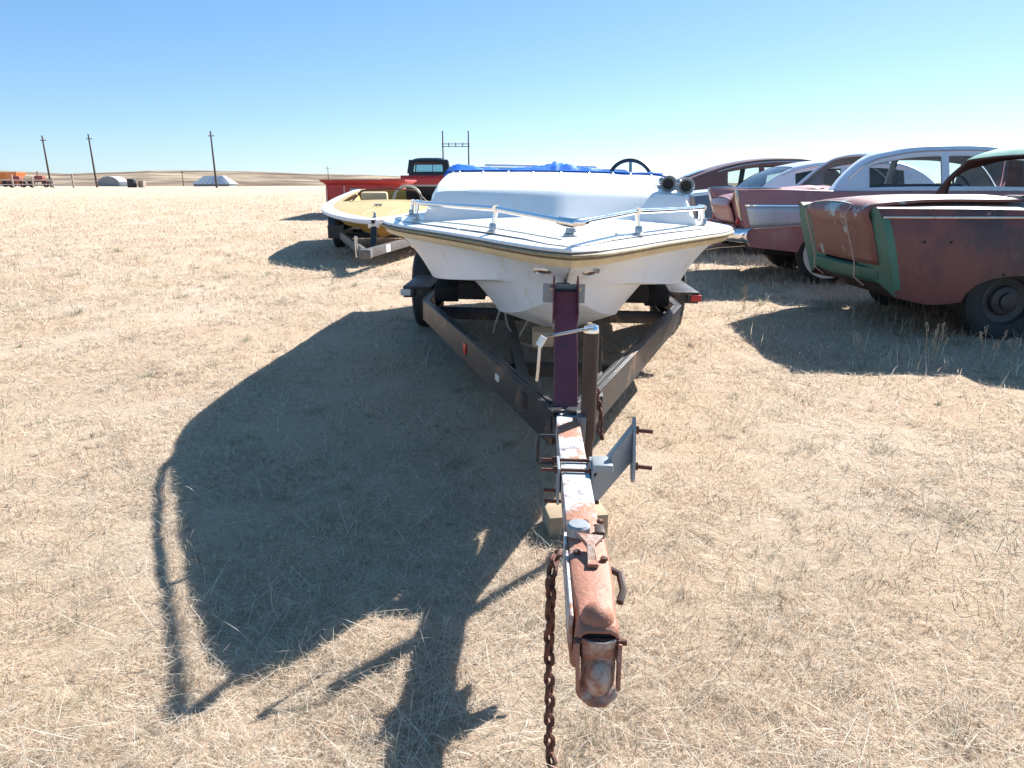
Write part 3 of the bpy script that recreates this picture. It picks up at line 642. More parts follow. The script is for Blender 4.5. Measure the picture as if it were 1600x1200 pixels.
# ------------------------------------------------------------------ chains
def chain(name, label, pts, L=.030, wire=.0042, wd=.0105):
    root = empty(name, pts[0]); tag(root, label, 'chain', 'chains on the boat trailer')
    P = [Vector(p) for p in pts]; seg = [(P[i + 1] - P[i]).length for i in range(len(P) - 1)]; tot = sum(seg)
    step = L - 2 * wire; k = int(tot / step); rows = []; n = 16; m = 6
    lk = MB(); h = L / 2 - wd
    for i in range(n):
        a = 2 * math.pi * i / n; cx = math.cos(a) * (wd - wire); cy = math.sin(a) * (wd - wire) + math.copysign(h, math.sin(a))
        dr = Vector((math.cos(a), math.sin(a), 0)); rows.append([Vector((cx, cy, 0)) + (dr * math.cos(2 * math.pi * j / m) + Vector((0, 0, 1)) * math.sin(2 * math.pi * j / m)) * wire for j in range(m)])
    rows.append(rows[0]); lk.grid(rows, closed=True); first = lk.build('chain_link', 'rust', root)
    for i in range(k):
        d = (i + .5) * step; j = 0
        while j < len(seg) - 1 and d > seg[j]: d -= seg[j]; j += 1
        p = P[j].lerp(P[j + 1], min(1, d / seg[j])); t = (P[j + 1] - P[j]).normalized()
        o = first if i == 0 else first.copy()
        if i: COL.objects.link(o)
        o.parent = root
        q = t.to_track_quat('Y', 'Z') @ Matrix.Rotation(R(40 + (90 if i % 2 else 0) + random.uniform(-14, 14)), 3, 'Y').to_quaternion()
        o.rotation_mode = 'QUATERNION'; o.rotation_quaternion = q; o.location = p - P[0] + Vector((random.uniform(-.0015, .0015), random.uniform(-.0015, .0015), 0))
    return root
cx = .098 + .0326 * 1.32 - .058
chain('safety_chain', 'long rusty safety chain hanging from the coupler down to the grass', [(cx + .018, 1.40, .478), (cx + .004, 1.355, .476), (cx - .002, 1.33, .45), (cx - .003, 1.322, .3), (cx, 1.31, .03), (cx + .012, 1.27, .012), (cx + .03, 1.22, .010)], L=.037, wire=.0058, wd=.0140)
chain('looped_chain', 'short rusty chain looped beside the jack tube', [(.295, 2.40, .56), (.300, 2.39, .52), (.312, 2.375, .47), (.308, 2.37, .42), (.318, 2.365, .37)], L=.032, wire=.0045, wd=.0115)
MB_ = MB(); MB_.box((0, 0, .045), (.22, .15, .09)); wb = MB_.build('wood_block', 'wood', None, bevel=.006)
wb.location = (.235, 2.46, -.012); wb.rotation_euler = (0, 0, R(8)); tag(wb, 'tan wooden block under the trailer jack', 'wood block')
# loose straps hanging under the bow
sm = MB()
for pts in ([(-.30, 3.9, .62), (-.33, 3.85, .52), (-.35, 3.85, .45)], [(-.30, 3.9, .62), (-.27, 3.82, .50), (-.22, 3.75, .43), (-.10, 3.72, .40)], [(-.22, 3.75, .43), (-.15, 3.8, .55)]): sm.tube(pts, .006, 6)
so = sm.build('tie_strap', 'rope2', None); so.location = AX; so.rotation_euler = ROT; tag(so, 'pale loose tie strap hanging under the hull of the white motorboat', 'strap')

# ------------------------------------------------------------------ yellow boat on its trailer
YL = (-1.95, 10.35, float(base_z(-2, 12)) - .02); YR = R(3)
yb = empty('speedboat', (YL[0], YL[1], YL[2] - .07), (R(5.5), 0, YR)); tag(yb, 'faded yellow open speedboat with white rim on a low trailer', 'boat')
B2 = dict(sheer_w=smoothf([0, .08, .3, .8, 1.5, 2.4, 4.6], [0, .16, .40, .75, .98, 1.04, .95]), sheer_z=smoothf([0, 1, 2.4, 4.6], [.67, .665, .64, .60]),
          chine_w=smoothf([0, .3, .5, 1.0, 1.8, 4.6], [0, 0, .15, .48, .72, .78]), chine_z=smoothf([0, .3, 1, 1.8, 4.6], [.64, .52, .44, .39, .36]),
          strake_w=smoothf([0, .4, .6, 1.2, 4.6], [0, 0, .1, .32, .4]), strake_z=smoothf([0, .3, .8, 1.6, 4.6], [.635, .50, .38, .32, .29]),
          keel_z=smoothf([0, .35, .7, 1.4, 4.6], [.63, .48, .33, .24, .22]))
r2 = boat_hull(B2, np.concatenate([[.01, .05, .1, .2], np.arange(.3, 4.6, .15), [4.6]])); m_ = MB()
m_.grid([[(-x, y, z) for (x, y, z) in reversed(r)] + r[1:] for r in r2]); m_.poly([(-x, y, z) for (x, y, z) in reversed(r2[-1])] + r2[-1][1:]); m_.build('hull', 'yellowh', yb, smooth=28)
rows = []
for y in np.concatenate([[.03, .1, .2], np.arange(.3, 4.6, .15)]):
    w = B2['sheer_w'](y); rows.append([(w * t, y, B2['sheer_z'](y) + .012 + .06 * min(1, y) * (1 - t * t)) for t in np.linspace(-1, 1, 17)])
m_ = MB(); m_.grid(rows); m_.f = [f for f in m_.f if not (sum(m_.v[i][1] for i in f) / 4 > 2.1 and abs(sum(m_.v[i][0] for i in f) / 4) < .72)]; m_.build('deck', 'yellow', yb)
m_ = MB()
for s in (-1, 1): m_.grid([[(s * (B2['sheer_w'](y) + o), y, B2['sheer_z'](y) + z) for y in np.concatenate([[.0, .05, .1], np.arange(.2, 4.6, .1)])] for o, z in ((-.16, .035), (-.02, .022), (.025, .012), (.03, -.03), (-.01, -.05))])
m_.build('white_rim', 'palewhite', yb)
m_ = MB(); m_.lathe([(.03, 0), (.02, .02), (.018, .06), (.006, .07)], (0, .22, .70), n=12); m_.build('bow_light', 'hornm', yb)
m_ = MB(); m_.box((0, 0, .03), (.12, .05, .02)); m_.tube([(-.03, 0, 0), (-.03, 0, .03)], .012, 6); m_.tube([(.03, 0, 0), (.03, 0, .03)], .012, 6); o = m_.build('cleat', 'hornm', yb); o.location = (-.06, 1.15, .725)
for x in (-.22, .16): MB().beam((x, .45, .70), (x + .12, .85, .725), .012, .012).build('deck_trim', 'rubpale', yb)
# cockpit: dark interior, rolled seat backs, steering hoop
MB().box((0, 3.3, .35), (1.4, 2.3, .05)).build('cockpit_floor', 'dark', yb)
m_ = MB(); m_.torus((.28, 2.45, .66), .24, .022, Matrix.Rotation(R(75), 3, 'X'), n=24, a0=0, a1=180); m_.build('steering_hoop', 'rubpale', yb)
m_ = MB(); m_.box((-.30, 2.6, .64), (.45, .18, .30)); m_.build('seat', 'tanline', yb, bevel=.05)
m_ = MB(); m_.box((.55, 2.7, .72), (.62, .25, .34)); m_.build('seat', 'under', yb, bevel=.05)
m_ = MB(); m_.tube([(-.62, 2.15, .68), (-.45, 2.12, .86), (0, 2.1, .90), (.45, 2.12, .86), (.62, 2.15, .68)], .012, 8); m_.build('windscreen_frame', 'brownmetal', yb)
yt = empty('boat_trailer', (YL[0], YL[1], YL[2] - .045), (R(1.6), 0, YR)); tag(yt, 'low grey steel trailer carrying the faded yellow speedboat', 'trailer')
for s in (-1, 1):
    MB().beam((s * .03, -.85, .30), (s * .72, 1.5, .30), .06, .12).build('side_rail', 'railgrey', yt, bevel=.005); MB().beam((s * .72, 1.48, .30), (s * .72, 4.2, .30), .06, .12).build('side_rail', 'railgrey', yt, bevel=.005)
    wheel(yt, (s * .93, 2.5, .30), .31, .18, s)
    m_ = MB(); rows = []
    for a in np.linspace(-10, 190, 14): rows.append([(s * x, 2.5 + .37 * math.cos(R(a)), .30 + .37 * math.sin(R(a)) * .95) for x in (.80, 1.06)])
    m_.grid(rows); m_.build('fender', 'cabblk', yt, solid=.01)
    MB().box((s * .93, 2.10, .30), (.26, .02, .22)).build('mud_flap', 'cabblk', yt)
MB().beam((-.72, 1.5, .30), (.72, 1.5, .30), .06, .08).build('crossmember', 'black', yt); MB().beam((-.9, 2.5, .28), (.9, 2.5, .28), .06, .06).build('axle', 'black', yt)
MB().beam((0, -.15, .28), (0, .02, .56), .08, .08, up=(0, -1, 0)).build('winch_post', 'black', yt, bevel=.005); MB().box((0, .01, .58), (.16, .06, .07)).build('bow_stop', 'dullchrome', yt, bevel=.008)
MB().box((0, -.93, .30), (.16, .16, .12)).build('coupler', 'railgrey', yt, bevel=.02); MB().tube([(-.12, -.88, .25), (-.12, -.88, .52)], .02, 8).build('jack', 'dullchrome', yt)
MB().box((.22, -.30, .30), (.012, .14, .10), Matrix.Rotation(R(-16), 3, 'Z')).build('sticker', 'white', yt)
MB().beam((0, -.2, .26), (0, .4, .22), .05, .05).build('keel_roller_bar', 'black', yt)

# ------------------------------------------------------------------ red hopper wagon and dark-cab truck behind
def zb_(x, y): return float(base_z(x, y))
wg = empty('wagon', (-4.12, 20.6, zb_(-3, 20) - .02), (0, 0, R(2))); tag(wg, 'red steel box wagon with flared top rim behind the yellow speedboat', 'wagon')
def plate(n_, mat, par, c, d, bev=.01): return MB().box(c, d).build(n_, mat, par, bevel=bev)
plate('wall', 'redbox', wg, (0, 0, .62), (2.05, .04, .62)); plate('wall', 'redbox', wg, (0, 3.2, .62), (2.05, .04, .62))
plate('wall', 'redbox', wg, (-1.0, 1.6, .62), (.04, 3.16, .62)); plate('wall', 'redbox', wg, (1.0, 1.6, .62), (.04, 3.16, .62))
for a, b in (((-1.14, -.1, 1.03), (1.14, -.1, 1.03)), ((-1.14, 3.3, 1.03), (1.14, 3.3, 1.03)), ((-1.12, -.1, 1.03), (-1.12, 3.3, 1.03)), ((1.12, -.1, 1.03), (1.12, 3.3, 1.03))):
    MB().beam(a, b, .10, .05).build('top_rim', 'redbox', wg, bevel=.01)
m_ = MB(); r1 = [(-1.0, 0, .90), (1.0, 0, .90), (1.0, 3.2, .90), (-1.0, 3.2, .90)]; r2_ = [(-1.14, -.13, 1.01), (1.14, -.13, 1.01), (1.14, 3.33, 1.01), (-1.14, 3.33, 1.01)]
m_.grid([r1, r2_], closed=True); m_.build('flare', 'redbox', wg, solid=.02)
plate('floor', 'redbox', wg, (0, 1.6, .33), (1.98, 3.1, .05)); plate('corner_post', 'pinkrail', wg, (-1.01, -.02, .60), (.05, .06, .50)); plate('rib', 'pinkrail', wg, (-.52, -.035, .70), (.05, .04, .40)); plate('rib', 'redbox', wg, (.45, -.035, .62), (.06, .04, .56))
plate('panel', 'steelgrey', wg, (-.24, -.03, .74), (.26, .02, .18)); plate('load', 'machred', wg, (.1, 1.6, .80), (1.6, 2.4, .16), .05)
for s in (-1, 1):
    for y in (.7, 2.4): wheel(wg, (s * .88, y, .32), .32, .2, s, 'rimdark')
plate('axle', 'under', wg, (0, .7, .30), (1.7, .08, .08)); plate('axle', 'under', wg, (0, 2.4, .30), (1.7, .08, .08))

tk = empty('truck', (-3.75, 28.0, zb_(-3, 28) - .1), (0, 0, R(-3))); tag(tk, 'old truck with dark cab and long red box behind the wagon', 'truck')
plate('tailgate', 'redbox', tk, (0, 0, .84), (2.25, .05, .48)); plate('box_side', 'redbox', tk, (-1.12, 1.7, .84), (.05, 3.4, .48)); plate('box_side', 'redbox', tk, (1.12, 1.7, .84), (.05, 3.4, .48)); plate('headboard', 'redbox', tk, (0, 3.4, .92), (2.25, .05, .62))
plate('bed_floor', 'redbox', tk, (0, 1.7, .62), (2.2, 3.3, .05))
for x in (-.75, -.45, -.15): plate('stake_pocket', 'machred', tk, (x, -.05, .74), (.09, .06, .12))
plate('bumper_rail', 'pinkrail', tk, (0, -.06, .64), (2.3, .07, .10))
plate('chassis', 'under', tk, (0, 2.8, .50), (.9, 5.8, .16))
def cab():
    w = .82
    plate('cab_back', 'cabblk', tk, (0, 3.75, .99), (1.66, .06, .80), .02)
    for s in (-1, 1):
        plate('cab_side', 'cabblk', tk, (s * .82, 4.4, .95), (.06, 1.3, .72), .02)
        MB().beam((s * .78, 3.75, 1.30), (s * .70, 3.85, 1.86), .26, .07, up=(0, 1, 0)).build('pillar', 'cabblk', tk, bevel=.01)
        MB().beam((s * .80, 5.1, 1.30), (s * .68, 4.7, 1.86), .07, .06, up=(0, 1, 0)).build('pillar', 'cabblk', tk, bevel=.01)
        MB().tube([(s * .85, 4.9, 1.3), (s * 1.02, 4.9, 1.35), (s * 1.05, 4.9, 1.5)], .012, 6).build('mirror_arm', 'dullchrome', tk); plate('mirror', 'dullchrome', tk, (s * 1.05, 4.9, 1.42), (.13, .03, .2), .01)
        plate('fender', 'cabblk', tk, (s * .80, 5.7, .75), (.36, 1.3, .35), .1)
    rows = []
    for y, z in ((3.72, 1.80), (3.76, 1.87), (3.95, 1.95), (4.3, 1.97), (4.65, 1.93), (4.8, 1.86)): rows.append([(t * .76, y, z - .10 * abs(t) ** 5) for t in np.linspace(-1, 1, 17)])
    m_ = MB(); m_.grid(rows); m_.build('cab_roof', 'cabblk', tk, solid=.05)
    plate('header', 'cabblk', tk, (0, 3.80, 1.77), (1.40, .06, .20), .02)
    plate('rear_window', 'glasst', tk, (0, 3.79, 1.51), (1.44, .006, .42), 0); plate('windscreen', 'glasst', tk, (0, 4.93, 1.55), (1.4, .006, .5), 0); plate('window_divider', 'cabblk', tk, (0, 4.92, 1.55), (.03, .03, .5), 0)
    plate('hood', 'cabblk', tk, (0, 5.7, 1.08), (1.0, 1.3, .34), .12)
cab()
for s in (-1, 1):
    wheel(tk, (s * .85, .9, .38), .38, .24, s, 'rimdark'); wheel(tk, (s * .82, 5.7, .38), .38, .22, s, 'rimdark')

# ------------------------------------------------------------------ cars
def car(name, label, loc, rz, C, group=None):
    """local x runs from tail (0) to nose, y to the side, z up"""
    root = empty(name, loc, (0, 0, rz)); tag(root, label, 'car', group)
    L = C.get('L', 4.9); wr, wf = C.get('wr', 1.12), C.get('wf', 4.0); belt = C['belt']
    fW = smoothf(C['W'][0], C['W'][1]); fS = smoothf(C['S'][0], C['S'][1]); fC = smoothf(C['C'][0], C['C'][1]); fB = smoothf(C['Bt'][0], C['Bt'][1])
    ar, ah = C.get('arch', (.42, .60))
    def zb(x):
        z = fB(x)
        for c, hh in ((wr, ah), (wf, .66)):
            if abs(x - c) < ar: z = max(z, fB(c) + (hh - fB(c)) * math.sqrt(max(0, 1 - ((x - c) / ar) ** 2)))
        return z
    lean = C.get('lean', .2)
    def shear(x, z): return x + lean * max(0, (fS(0) - z)) / .65 * max(0, 1 - x / .9)
    def side(x, z):
        b, s_ = fB(x), fS(x); t = (z - b) / max(.05, s_ - b); return fW(x) * (.945 + .055 * math.sin(math.pi * min(1, max(0, .12 + .80 * t))) - .05 * max(0, t - .8) / .2 * .6)
    def section(x):
        b, s_, c = zb(x), fS(x), fC(x); pts = []
        rs = .045
        for t in np.linspace(0, 1, 9): z = b + (s_ - rs - b) * t; pts.append((shear(x, z), side(x, z), z))
        ys_ = side(x, s_ - rs); fin = C.get('finw', .14)
        for a in (25, 50, 75): pts.append((shear(x, s_), ys_ - rs * (1 - math.cos(R(a))) , s_ - rs + rs * math.sin(R(a))))
        yi = ys_ - fin
        pts.append((shear(x, s_), ys_ - rs * 1.3, s_)); 
        for t in (.35, .7, 1.): pts.append((shear(x, s_), ys_ - rs * 1.3 - (fin - rs * 1.3) * t, s_ + (c - .012 - s_) * t ** 1.2 * (1 if c < s_ else .55)))
        z1 = pts[-1][2]
        for t in (.2, .4, .6, .8, 1.): pts.append((shear(x, s_), yi * (1 - t), z1 + (c + C.get('crown', .03) - z1) * (1 - (1 - t) ** 2)))
        return pts
    xs = sorted(set(np.round(np.concatenate([[0, .03, .08, .16], np.arange(.25, L, .11), wr + ar * np.array([-1, -.98, -.9, -.75, .75, .9, .98, 1]), wf + ar * np.array([-1, -.98, -.9, -.75, .75, .9, .98, 1]), [L - .06, L]]), 3)))
    half_ = [section(x) for x in xs]; nn = len(half_[0])
    m_ = MB(); mt = MB(); x0, x1 = C['cabin']
    for sg in (1, -1):
        lo = [[(a, sg * b, c) for a, b, c in r[:11]] for r in half_]; hi = [[(a, sg * b, c) for a, b, c in r[10:]] for r in half_]
        m_.grid(lo)
        q = MB(); q.grid(hi); q.f = [f for f in q.f if not (x0 < sum(q.v[i][0] for i in f) / 4 < x1 and abs(sum(q.v[i][1] for i in f) / 4) < .70)]
        mt.add(q.v, q.f)
    body = m_.build('body_side', C['mat'], root, smooth=32); mt.build('hood_and_deck', C.get('topmat', C['mat']), root, smooth=32)
    for k, (xx, nm) in enumerate(((0, 'tail_panel'), (L, 'front_panel'))):
        r = section(xx); m_ = MB(); rows = []
        for f in (1, .97, .6, .3, 0): rows.append([((shear(0, .72 + (c - .72) * f) if k == 0 else L) + (-1 if k == 0 else 1) * .028 * (1 - f ** 4), b * f, .72 + (c - .72) * f) for a, b, c in r])
        full = []
        for row in rows: full.append(row + [(a, -b, c) for a, b, c in reversed(row[:-1])])
        m_.grid(full); m_.poly(full[0][::-1]) if False else None
        m_.build(nm, C.get('tailmat', C['mat']) if k == 0 else C['mat'], root, smooth=50)
    # floor
    MB().box((L / 2, 0, .36), (L - .9, 1.15, .16)).build('underbody', 'under', root, bevel=.02)
    MB().box((.75, 0, .50), (1.0, 1.5, .25)).build('boot_floor', 'under', root, bevel=.02)
    # trunk lid
    lm = C.get('lidmat')
    if lm:
        m_ = MB(); zt = fC(0) + C.get('crown', .03); hw = C.get('lidw', .60); zl = C.get('lidlow', .62); path = []
        xe = C.get('lidx', x0 - .18)
        for t in np.linspace(1, 0, 10): x = .10 + (xe - .10) * t; path.append((x, fC(x) + C.get('crown', .03) + .014, 0))
        path += [(.035, zt + .006, .3), (-.035, zt - .035, .7), (-.055, zt - .10, 1)]
        for t in np.linspace(.2, 1, 7): z = zt - .10 + (zl - zt + .10) * t; path.append((lean * (zt - z) / .65 - .065, z, 1))
        rows = []
        for (x, z, fl) in path:
            rows.append([(x + .03 * fl * abs(t) ** 2.2, t * hw + C.get('lidy', 0), z - .030 * (1 - fl) * abs(t) ** 2.) for t in np.linspace(-1, 1, 13)])
        m_.grid(rows); m_.build('trunk_lid', lm, root, smooth=50, solid=.02)
        m_ = MB(); zl2 = zl - .02
        rows = [[(lean * (zt - z) / .65 - .045 - o + .06 * abs(t) ** 2.2, t * (hw + .04), z) for t in np.linspace(-1, 1, 9)] for z, o in ((zl2, .0), (zl2 - .02, .04), (zl2 - .10, .045), (zl2 - .14, .01), (zl2 - .16, -.08))]
        m_.grid(rows); m_.build('rear_pan', C.get('tailmat', C['mat']), root, smooth=45)
    # greenhouse shell
    G = C['G']; fz = smoothf(G['x'], G['z']); roof = max(G['z']); wb, wr_ = G['wb'], G['wr']
    gx = sorted(set(np.round(np.concatenate([np.linspace(G['x'][0], G['x'][-1], 46), [w for p in G['wins'] for w in p], [G['back'], G['front']]]), 3)))
    def gw(z): return wb - (wb - wr_) * ((z - belt) / (roof - belt)) ** 1.25
    fr_side = [0, .06, .12, .34, .56, .76, .86, 1.]; rc = .075
    rows = []
    for x in gx:
        zt = max(fz(x), belt + .004); hd = min(rc, (zt - belt) * .5); zs_ = zt - hd; r = []
        for f in fr_side: z = belt + (zs_ - belt) * f; r.append((x, gw(z), z))
        ye = gw(zs_)
        for a in (30, 60, 90): r.append((x, ye - hd * 1.1 * (1 - math.cos(R(a))), zs_ + hd * math.sin(R(a)) * .88))
        yi, z1 = r[-1][1], r[-1][2]
        for t in (.15, .3, .5, .75, 1.): r.append((x, yi * (1 - t), z1 + (zt + .012 - z1) * (1 - (1 - t) ** 2)))
        rows.append(r)
    npp = len(rows[0]); shell = MB(); panes = {}
    for sg in (1, -1):
        for i in range(len(gx) - 1):
            xm = (gx[i] + gx[i + 1]) / 2
            for j in range(npp - 1):
                quad = [rows[i][j], rows[i][j + 1], rows[i + 1][j + 1], rows[i + 1][j]]; quad = [(a, sg * b, c) for a, b, c in quad]; key = None
                if j in (2, 3, 4, 5) or (j == 1 and False):
                    for wi, (a, b) in enumerate(G['wins']):
                        if a < xm < b: key = ('side_window', wi, sg)
                if j >= 9 + G.get('bt', 0) and xm < G['back'] and xm > G['x'][0] + .02: key = ('rear_window', 0, 0)
                if j >= 9 and xm > G['front'] and xm < G['x'][-1] - .02: key = ('windscreen', 0, 0)
                if G.get('aback') and j in (8, 9) and xm < G['back'] * .985 and xm > G['x'][0] + .05: key = ('rear_window', 0, 0) if False else key
                if key: panes.setdefault(key, MB()).add(quad, [(0, 1, 2, 3)])
                else: shell.add(quad, [(0, 1, 2, 3)])
    sh_ = shell.build('roof_shell', G['mat'], root, smooth=50, solid=.028); sh_.data.materials.append(M[G.get('lining', 'dark')]); sh_.modifiers['solid'].material_offset = 1; sh_.modifiers['solid'].material_offset_rim = 1
    for key, p in panes.items():
        if key[0] in C.get('noglass', ()): continue
        p.v = [(a, b * .992, c - .004) for a, b, c in p.v]; p.build(key[0], 'glasst' if C.get('tint') else 'glass', root)
    for a, b in zip(G['wins'][:-1], G['wins'][1:]):
        pass
    # interior
    for xx, w in ((G['back'] + .45, 1.25), (G['front'] - .75, 1.25)):
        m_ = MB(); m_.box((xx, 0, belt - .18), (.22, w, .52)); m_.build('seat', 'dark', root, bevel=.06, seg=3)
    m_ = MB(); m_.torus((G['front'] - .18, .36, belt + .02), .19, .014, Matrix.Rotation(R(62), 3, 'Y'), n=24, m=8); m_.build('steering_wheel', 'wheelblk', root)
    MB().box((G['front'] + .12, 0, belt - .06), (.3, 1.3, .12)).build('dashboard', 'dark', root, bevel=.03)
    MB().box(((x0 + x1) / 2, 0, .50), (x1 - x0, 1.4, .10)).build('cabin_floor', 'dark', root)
    # drip rail
    for sg in (1, -1):
        p = [(x, sg * (r[7][1] + .006), r[7][2]) for x, r in zip(gx, rows) if G['wins'][0][0] - .25 < x < G['wins'][-1][1] + .1]
        MB().tube(p, .009, 6).build('drip_rail', C.get('trim', 'chrome'), root)
    # wheels
    for xx, key in ((wr, 'rear'), (wf, 'front')):
        for sg in (1, -1):
            rt = empty_wheel(root, (xx, sg * C.get('track', .75), C.get('wz', .33)), C.get('rimmat', 'rimdark'), sg, C.get('white', False), C.get('wrad', .345))
    return root, side, fS, fC, shear
def empty_wheel(root, c, rimmat, sg, white, r):
    m = Matrix.Rotation(R(90), 4, 'Z')
    t = wheel(root, (sg * 0, 0, 0), r, .19, sg, rimmat, .20, white)
    # the wheel helper turns about x; cars run along x, so spin the two pieces a quarter turn
    for o in [q for q in root.children if q.name.split('.')[0] in ('tyre', 'rim') and not q.get('_set')]:
        o['_set'] = 1; o.location = c; o.rotation_euler = (0, 0, R(90))
    return t
SED = dict(W=([0, .3, 1.1, 2.5, 4.0, 4.6, 4.9], [.86, .89, .905, .91, .905, .88, .82]), Bt=([0, .5, .75, 1.6, 3.4, 4.9], [.40, .36, .34, .27, .27, .38]))
G1 = dict(x=[.98, 1.15, 1.45, 1.8, 2.4, 3.0, 3.3, 3.6, 3.78], z=[1.03, 1.20, 1.40, 1.49, 1.535, 1.52, 1.46, 1.24, 1.03], wb=.80, wr=.60, back=1.52, front=3.28, wins=[(1.55, 2.25), (2.33, 3.2)])
# nearest car: oxide red quarter, green tail
C1 = dict(SED, Bt=([0, .3, .7, 1.6, 3.4, 4.9], [.36, .31, .33, .27, .27, .38]), S=([0, .5, 1.2, 3.5, 4.9], [1.06, 1.06, 1.05, 1.02, .95]), C=([0, .4, 1.0, 3.7, 4.6, 4.9], [1.04, 1.075, 1.08, 1.04, 1.0, .92]), belt=1.05, mat='carred', topmat='topred', tailmat='cargreen', lidmat='lidred', lidlow=.60, cabin=(1.42, 3.75), G=dict(G1, mat='mint', x=[1.28, 1.35, 1.46, 1.72, 2.25, 3.0, 3.3, 3.6, 3.78], z=[1.05, 1.25, 1.42, 1.555, 1.62, 1.57, 1.47, 1.24, 1.05], back=1.50, wins=[(1.43, 2.35), (2.43, 3.2)], bt=-1, lining='brownmetal'), lean=.20, noglass=('rear_window', 'side_window'), rimmat='rimdark', trim='brownmetal', crown=.05, arch=(.46, .54), lidw=.60, lidy=-.085)
z1 = zb_(4, 6.3) - .03
c1, side1, fS1, fC1, sh1 = car('car', 'rusty maroon sedan with green tail, its trunk lid tied shut with cords', (2.84, 6.52, z1), R(0), C1, 'old cars parked in a row')
for sg, yy in ((1, .42), (-1, -.40)):
    MB().tube([(.10, yy, 1.085), (-.03, yy, 1.055), (-.075, yy, .99), (.055, yy, .60), (.07, yy, .47), (.16, yy, .40)], .006, 6).build('tie_cord', 'cord', c1)
m_ = MB(); m_.tube([(x, -(side1(x, .97) + .004), .985) for x in np.linspace(.03, 3.6, 24)], .010, 6); m_.build('fender_edge_glint', 'dullchrome', c1)  # bright bead added to give the sun glint along the fender top
m_ = MB(); m_.grid([[(sh1(x, z) - .004, -(side1(x, z) + .0035), z) for z in np.linspace(.42, .98, 12)] for x in (-.002, .02, .06)]); m_.build('corner_strip', 'cargreen', c1)
for (x, z) in ((.35, .80), (.55, .80), (1.9, .62), (2.2, .62), (1.0, .55)): MB().lathe([(.011, 0), (.011, .002)], (x, -(side1(x, z) + .0005), z), axis=(0, -1, 0), n=10).build('trim_hole', 'dark', c1)

def seams(par, side, sh, xs_, z0, z1, handle=True):
    for sg in (-1, 1):
        for x in xs_:
            MB().tube([(sh(x, z), sg * (side(x, z) + .0008), z) for z in np.linspace(z0, z1, 10)], .0045, 5).build('door_seam', 'dark', par)
            if handle: MB().tube([(x + .06, sg * (side(x, .9) + .004), .90), (x + .075, sg * (side(x, .9) + .03), .90), (x + .20, sg * (side(x, .9) + .03), .90), (x + .215, sg * (side(x, .9) + .004), .90)], .009, 8).build('door_handle', 'dullchrome', par)
seams(c1, side1, sh1, (1.72, 2.46, 3.36), .36, 1.0)
# pink finned car
C2 = dict(SED, W=([0, .3, 1.1, 2.5, 4.0, 4.6, 4.9], [.87, .90, .915, .92, .91, .88, .82]), S=([0, .25, .9, 1.6, 3.5, 4.9], [1.06, 1.065, 1.05, 1.03, 1.02, .95]), C=([0, .4, 1.0, 3.7, 4.6, 4.9], [.93, .99, 1.05, 1.04, 1.0, .92]), belt=1.035, mat='pink', lidmat='pink', lidlow=.66, lidw=.56, cabin=(1.25, 3.75), finw=.17, G=dict(G1, mat='paleroof', x=[1.08, 1.22, 1.45, 1.8, 2.4, 3.0, 3.3, 3.6, 3.78], z=[1.035, 1.20, 1.40, 1.51, 1.56, 1.53, 1.46, 1.24, 1.035], back=1.54, lining='bluepal', wins=[(1.50, 2.3), (2.38, 3.2)], bt=2), lean=.2, rimmat='rim', white=True, noglass=('rear_window',))
c2, side2, fS2, fC2, sh2 = car('car', 'faded pink finned sedan with pale blue roof and silver side panel', (2.66, 9.42, zb_(4, 9.4) + .02), R(-4.5), C2, 'old cars parked in a row')
def strip(C, par, side, sh, fn0, fn1, x0, x1, nm, mat, off=.006, k=14):
    for sg in (-1, 1):
        m_ = MB(); m_.grid([[(sh(x, z), sg * (side(x, z) + off), z) for z in np.linspace(fn0(x), fn1(x), 6)] for x in np.linspace(x0, x1, k)]); m_.build(nm, mat, par, smooth=50, solid=.004)
strip(C2, c2, side2, sh2, lerp([0, 2], [.62, .74]), lerp([0, 2], [.865, .86]), .06, 1.9, 'side_panel', 'silver')
strip(C2, c2, side2, sh2, lerp([0, 2], [.865, .86]), lerp([0, 2], [.885, .88]), .05, 1.95, 'side_trim', 'chrome', .009)
strip(C2, c2, side2, sh2, lerp([0, 2], [.60, .72]), lerp([0, 2], [.615, .735]), .05, 1.95, 'side_trim', 'dullchrome', .009)
seams(c2, side2, sh2, (1.70, 2.42, 3.34), .36, 1.0)
for sg in (-1, 1):
    m_ = MB(); m_.tube([(sh2(0, z) - .012, sg * (.845 - .05 * (1 - (z - .66) / .40)), z) for z in np.linspace(1.055, .70, 9)], [.012, .022, .026, .026, .026, .026, .024, .022, .018], 8); m_.build('fin_bezel', 'dullchrome', c2)
    m_ = MB(); m_.tube([(-.02, sg * .82, 1.062), (.25, sg * .845, 1.07), (.5, sg * .85, 1.066)], [.006, .012, .006], 8); m_.build('fin_cap', 'chrome', c2)
    m_ = MB(); m_.lathe([(.001, .10), (.03, .09), (.055, .05), (.062, 0), (.055, -.05), (.03, -.08)], (-.02, sg * .72, .60), axis=(-1, 0, 0), n=18); m_.build('bumper_guard', 'chrome', c2)
    m_ = MB(); m_.lathe([(.04, 0), (.045, .02), (.03, .03), (.002, .035)], (sh2(0, .66) - .04, sg * .72, .69), axis=(-1, 0, 0), n=16); m_.build('tail_lamp', 'red', c2)
rows = []
for z, o in ((.62, .0), (.60, -.045), (.55, -.065), (.49, -.06), (.46, -.03), (.45, 0)):
    rows.append([(-.06 + o + .02 + .24 * abs(t) ** 4, t * .93, z) for t in np.linspace(-1, 1, 25)])
m_ = MB(); m_.grid(rows); m_.build('rear_bumper', 'chrome', c2, smooth=60, solid=.006)
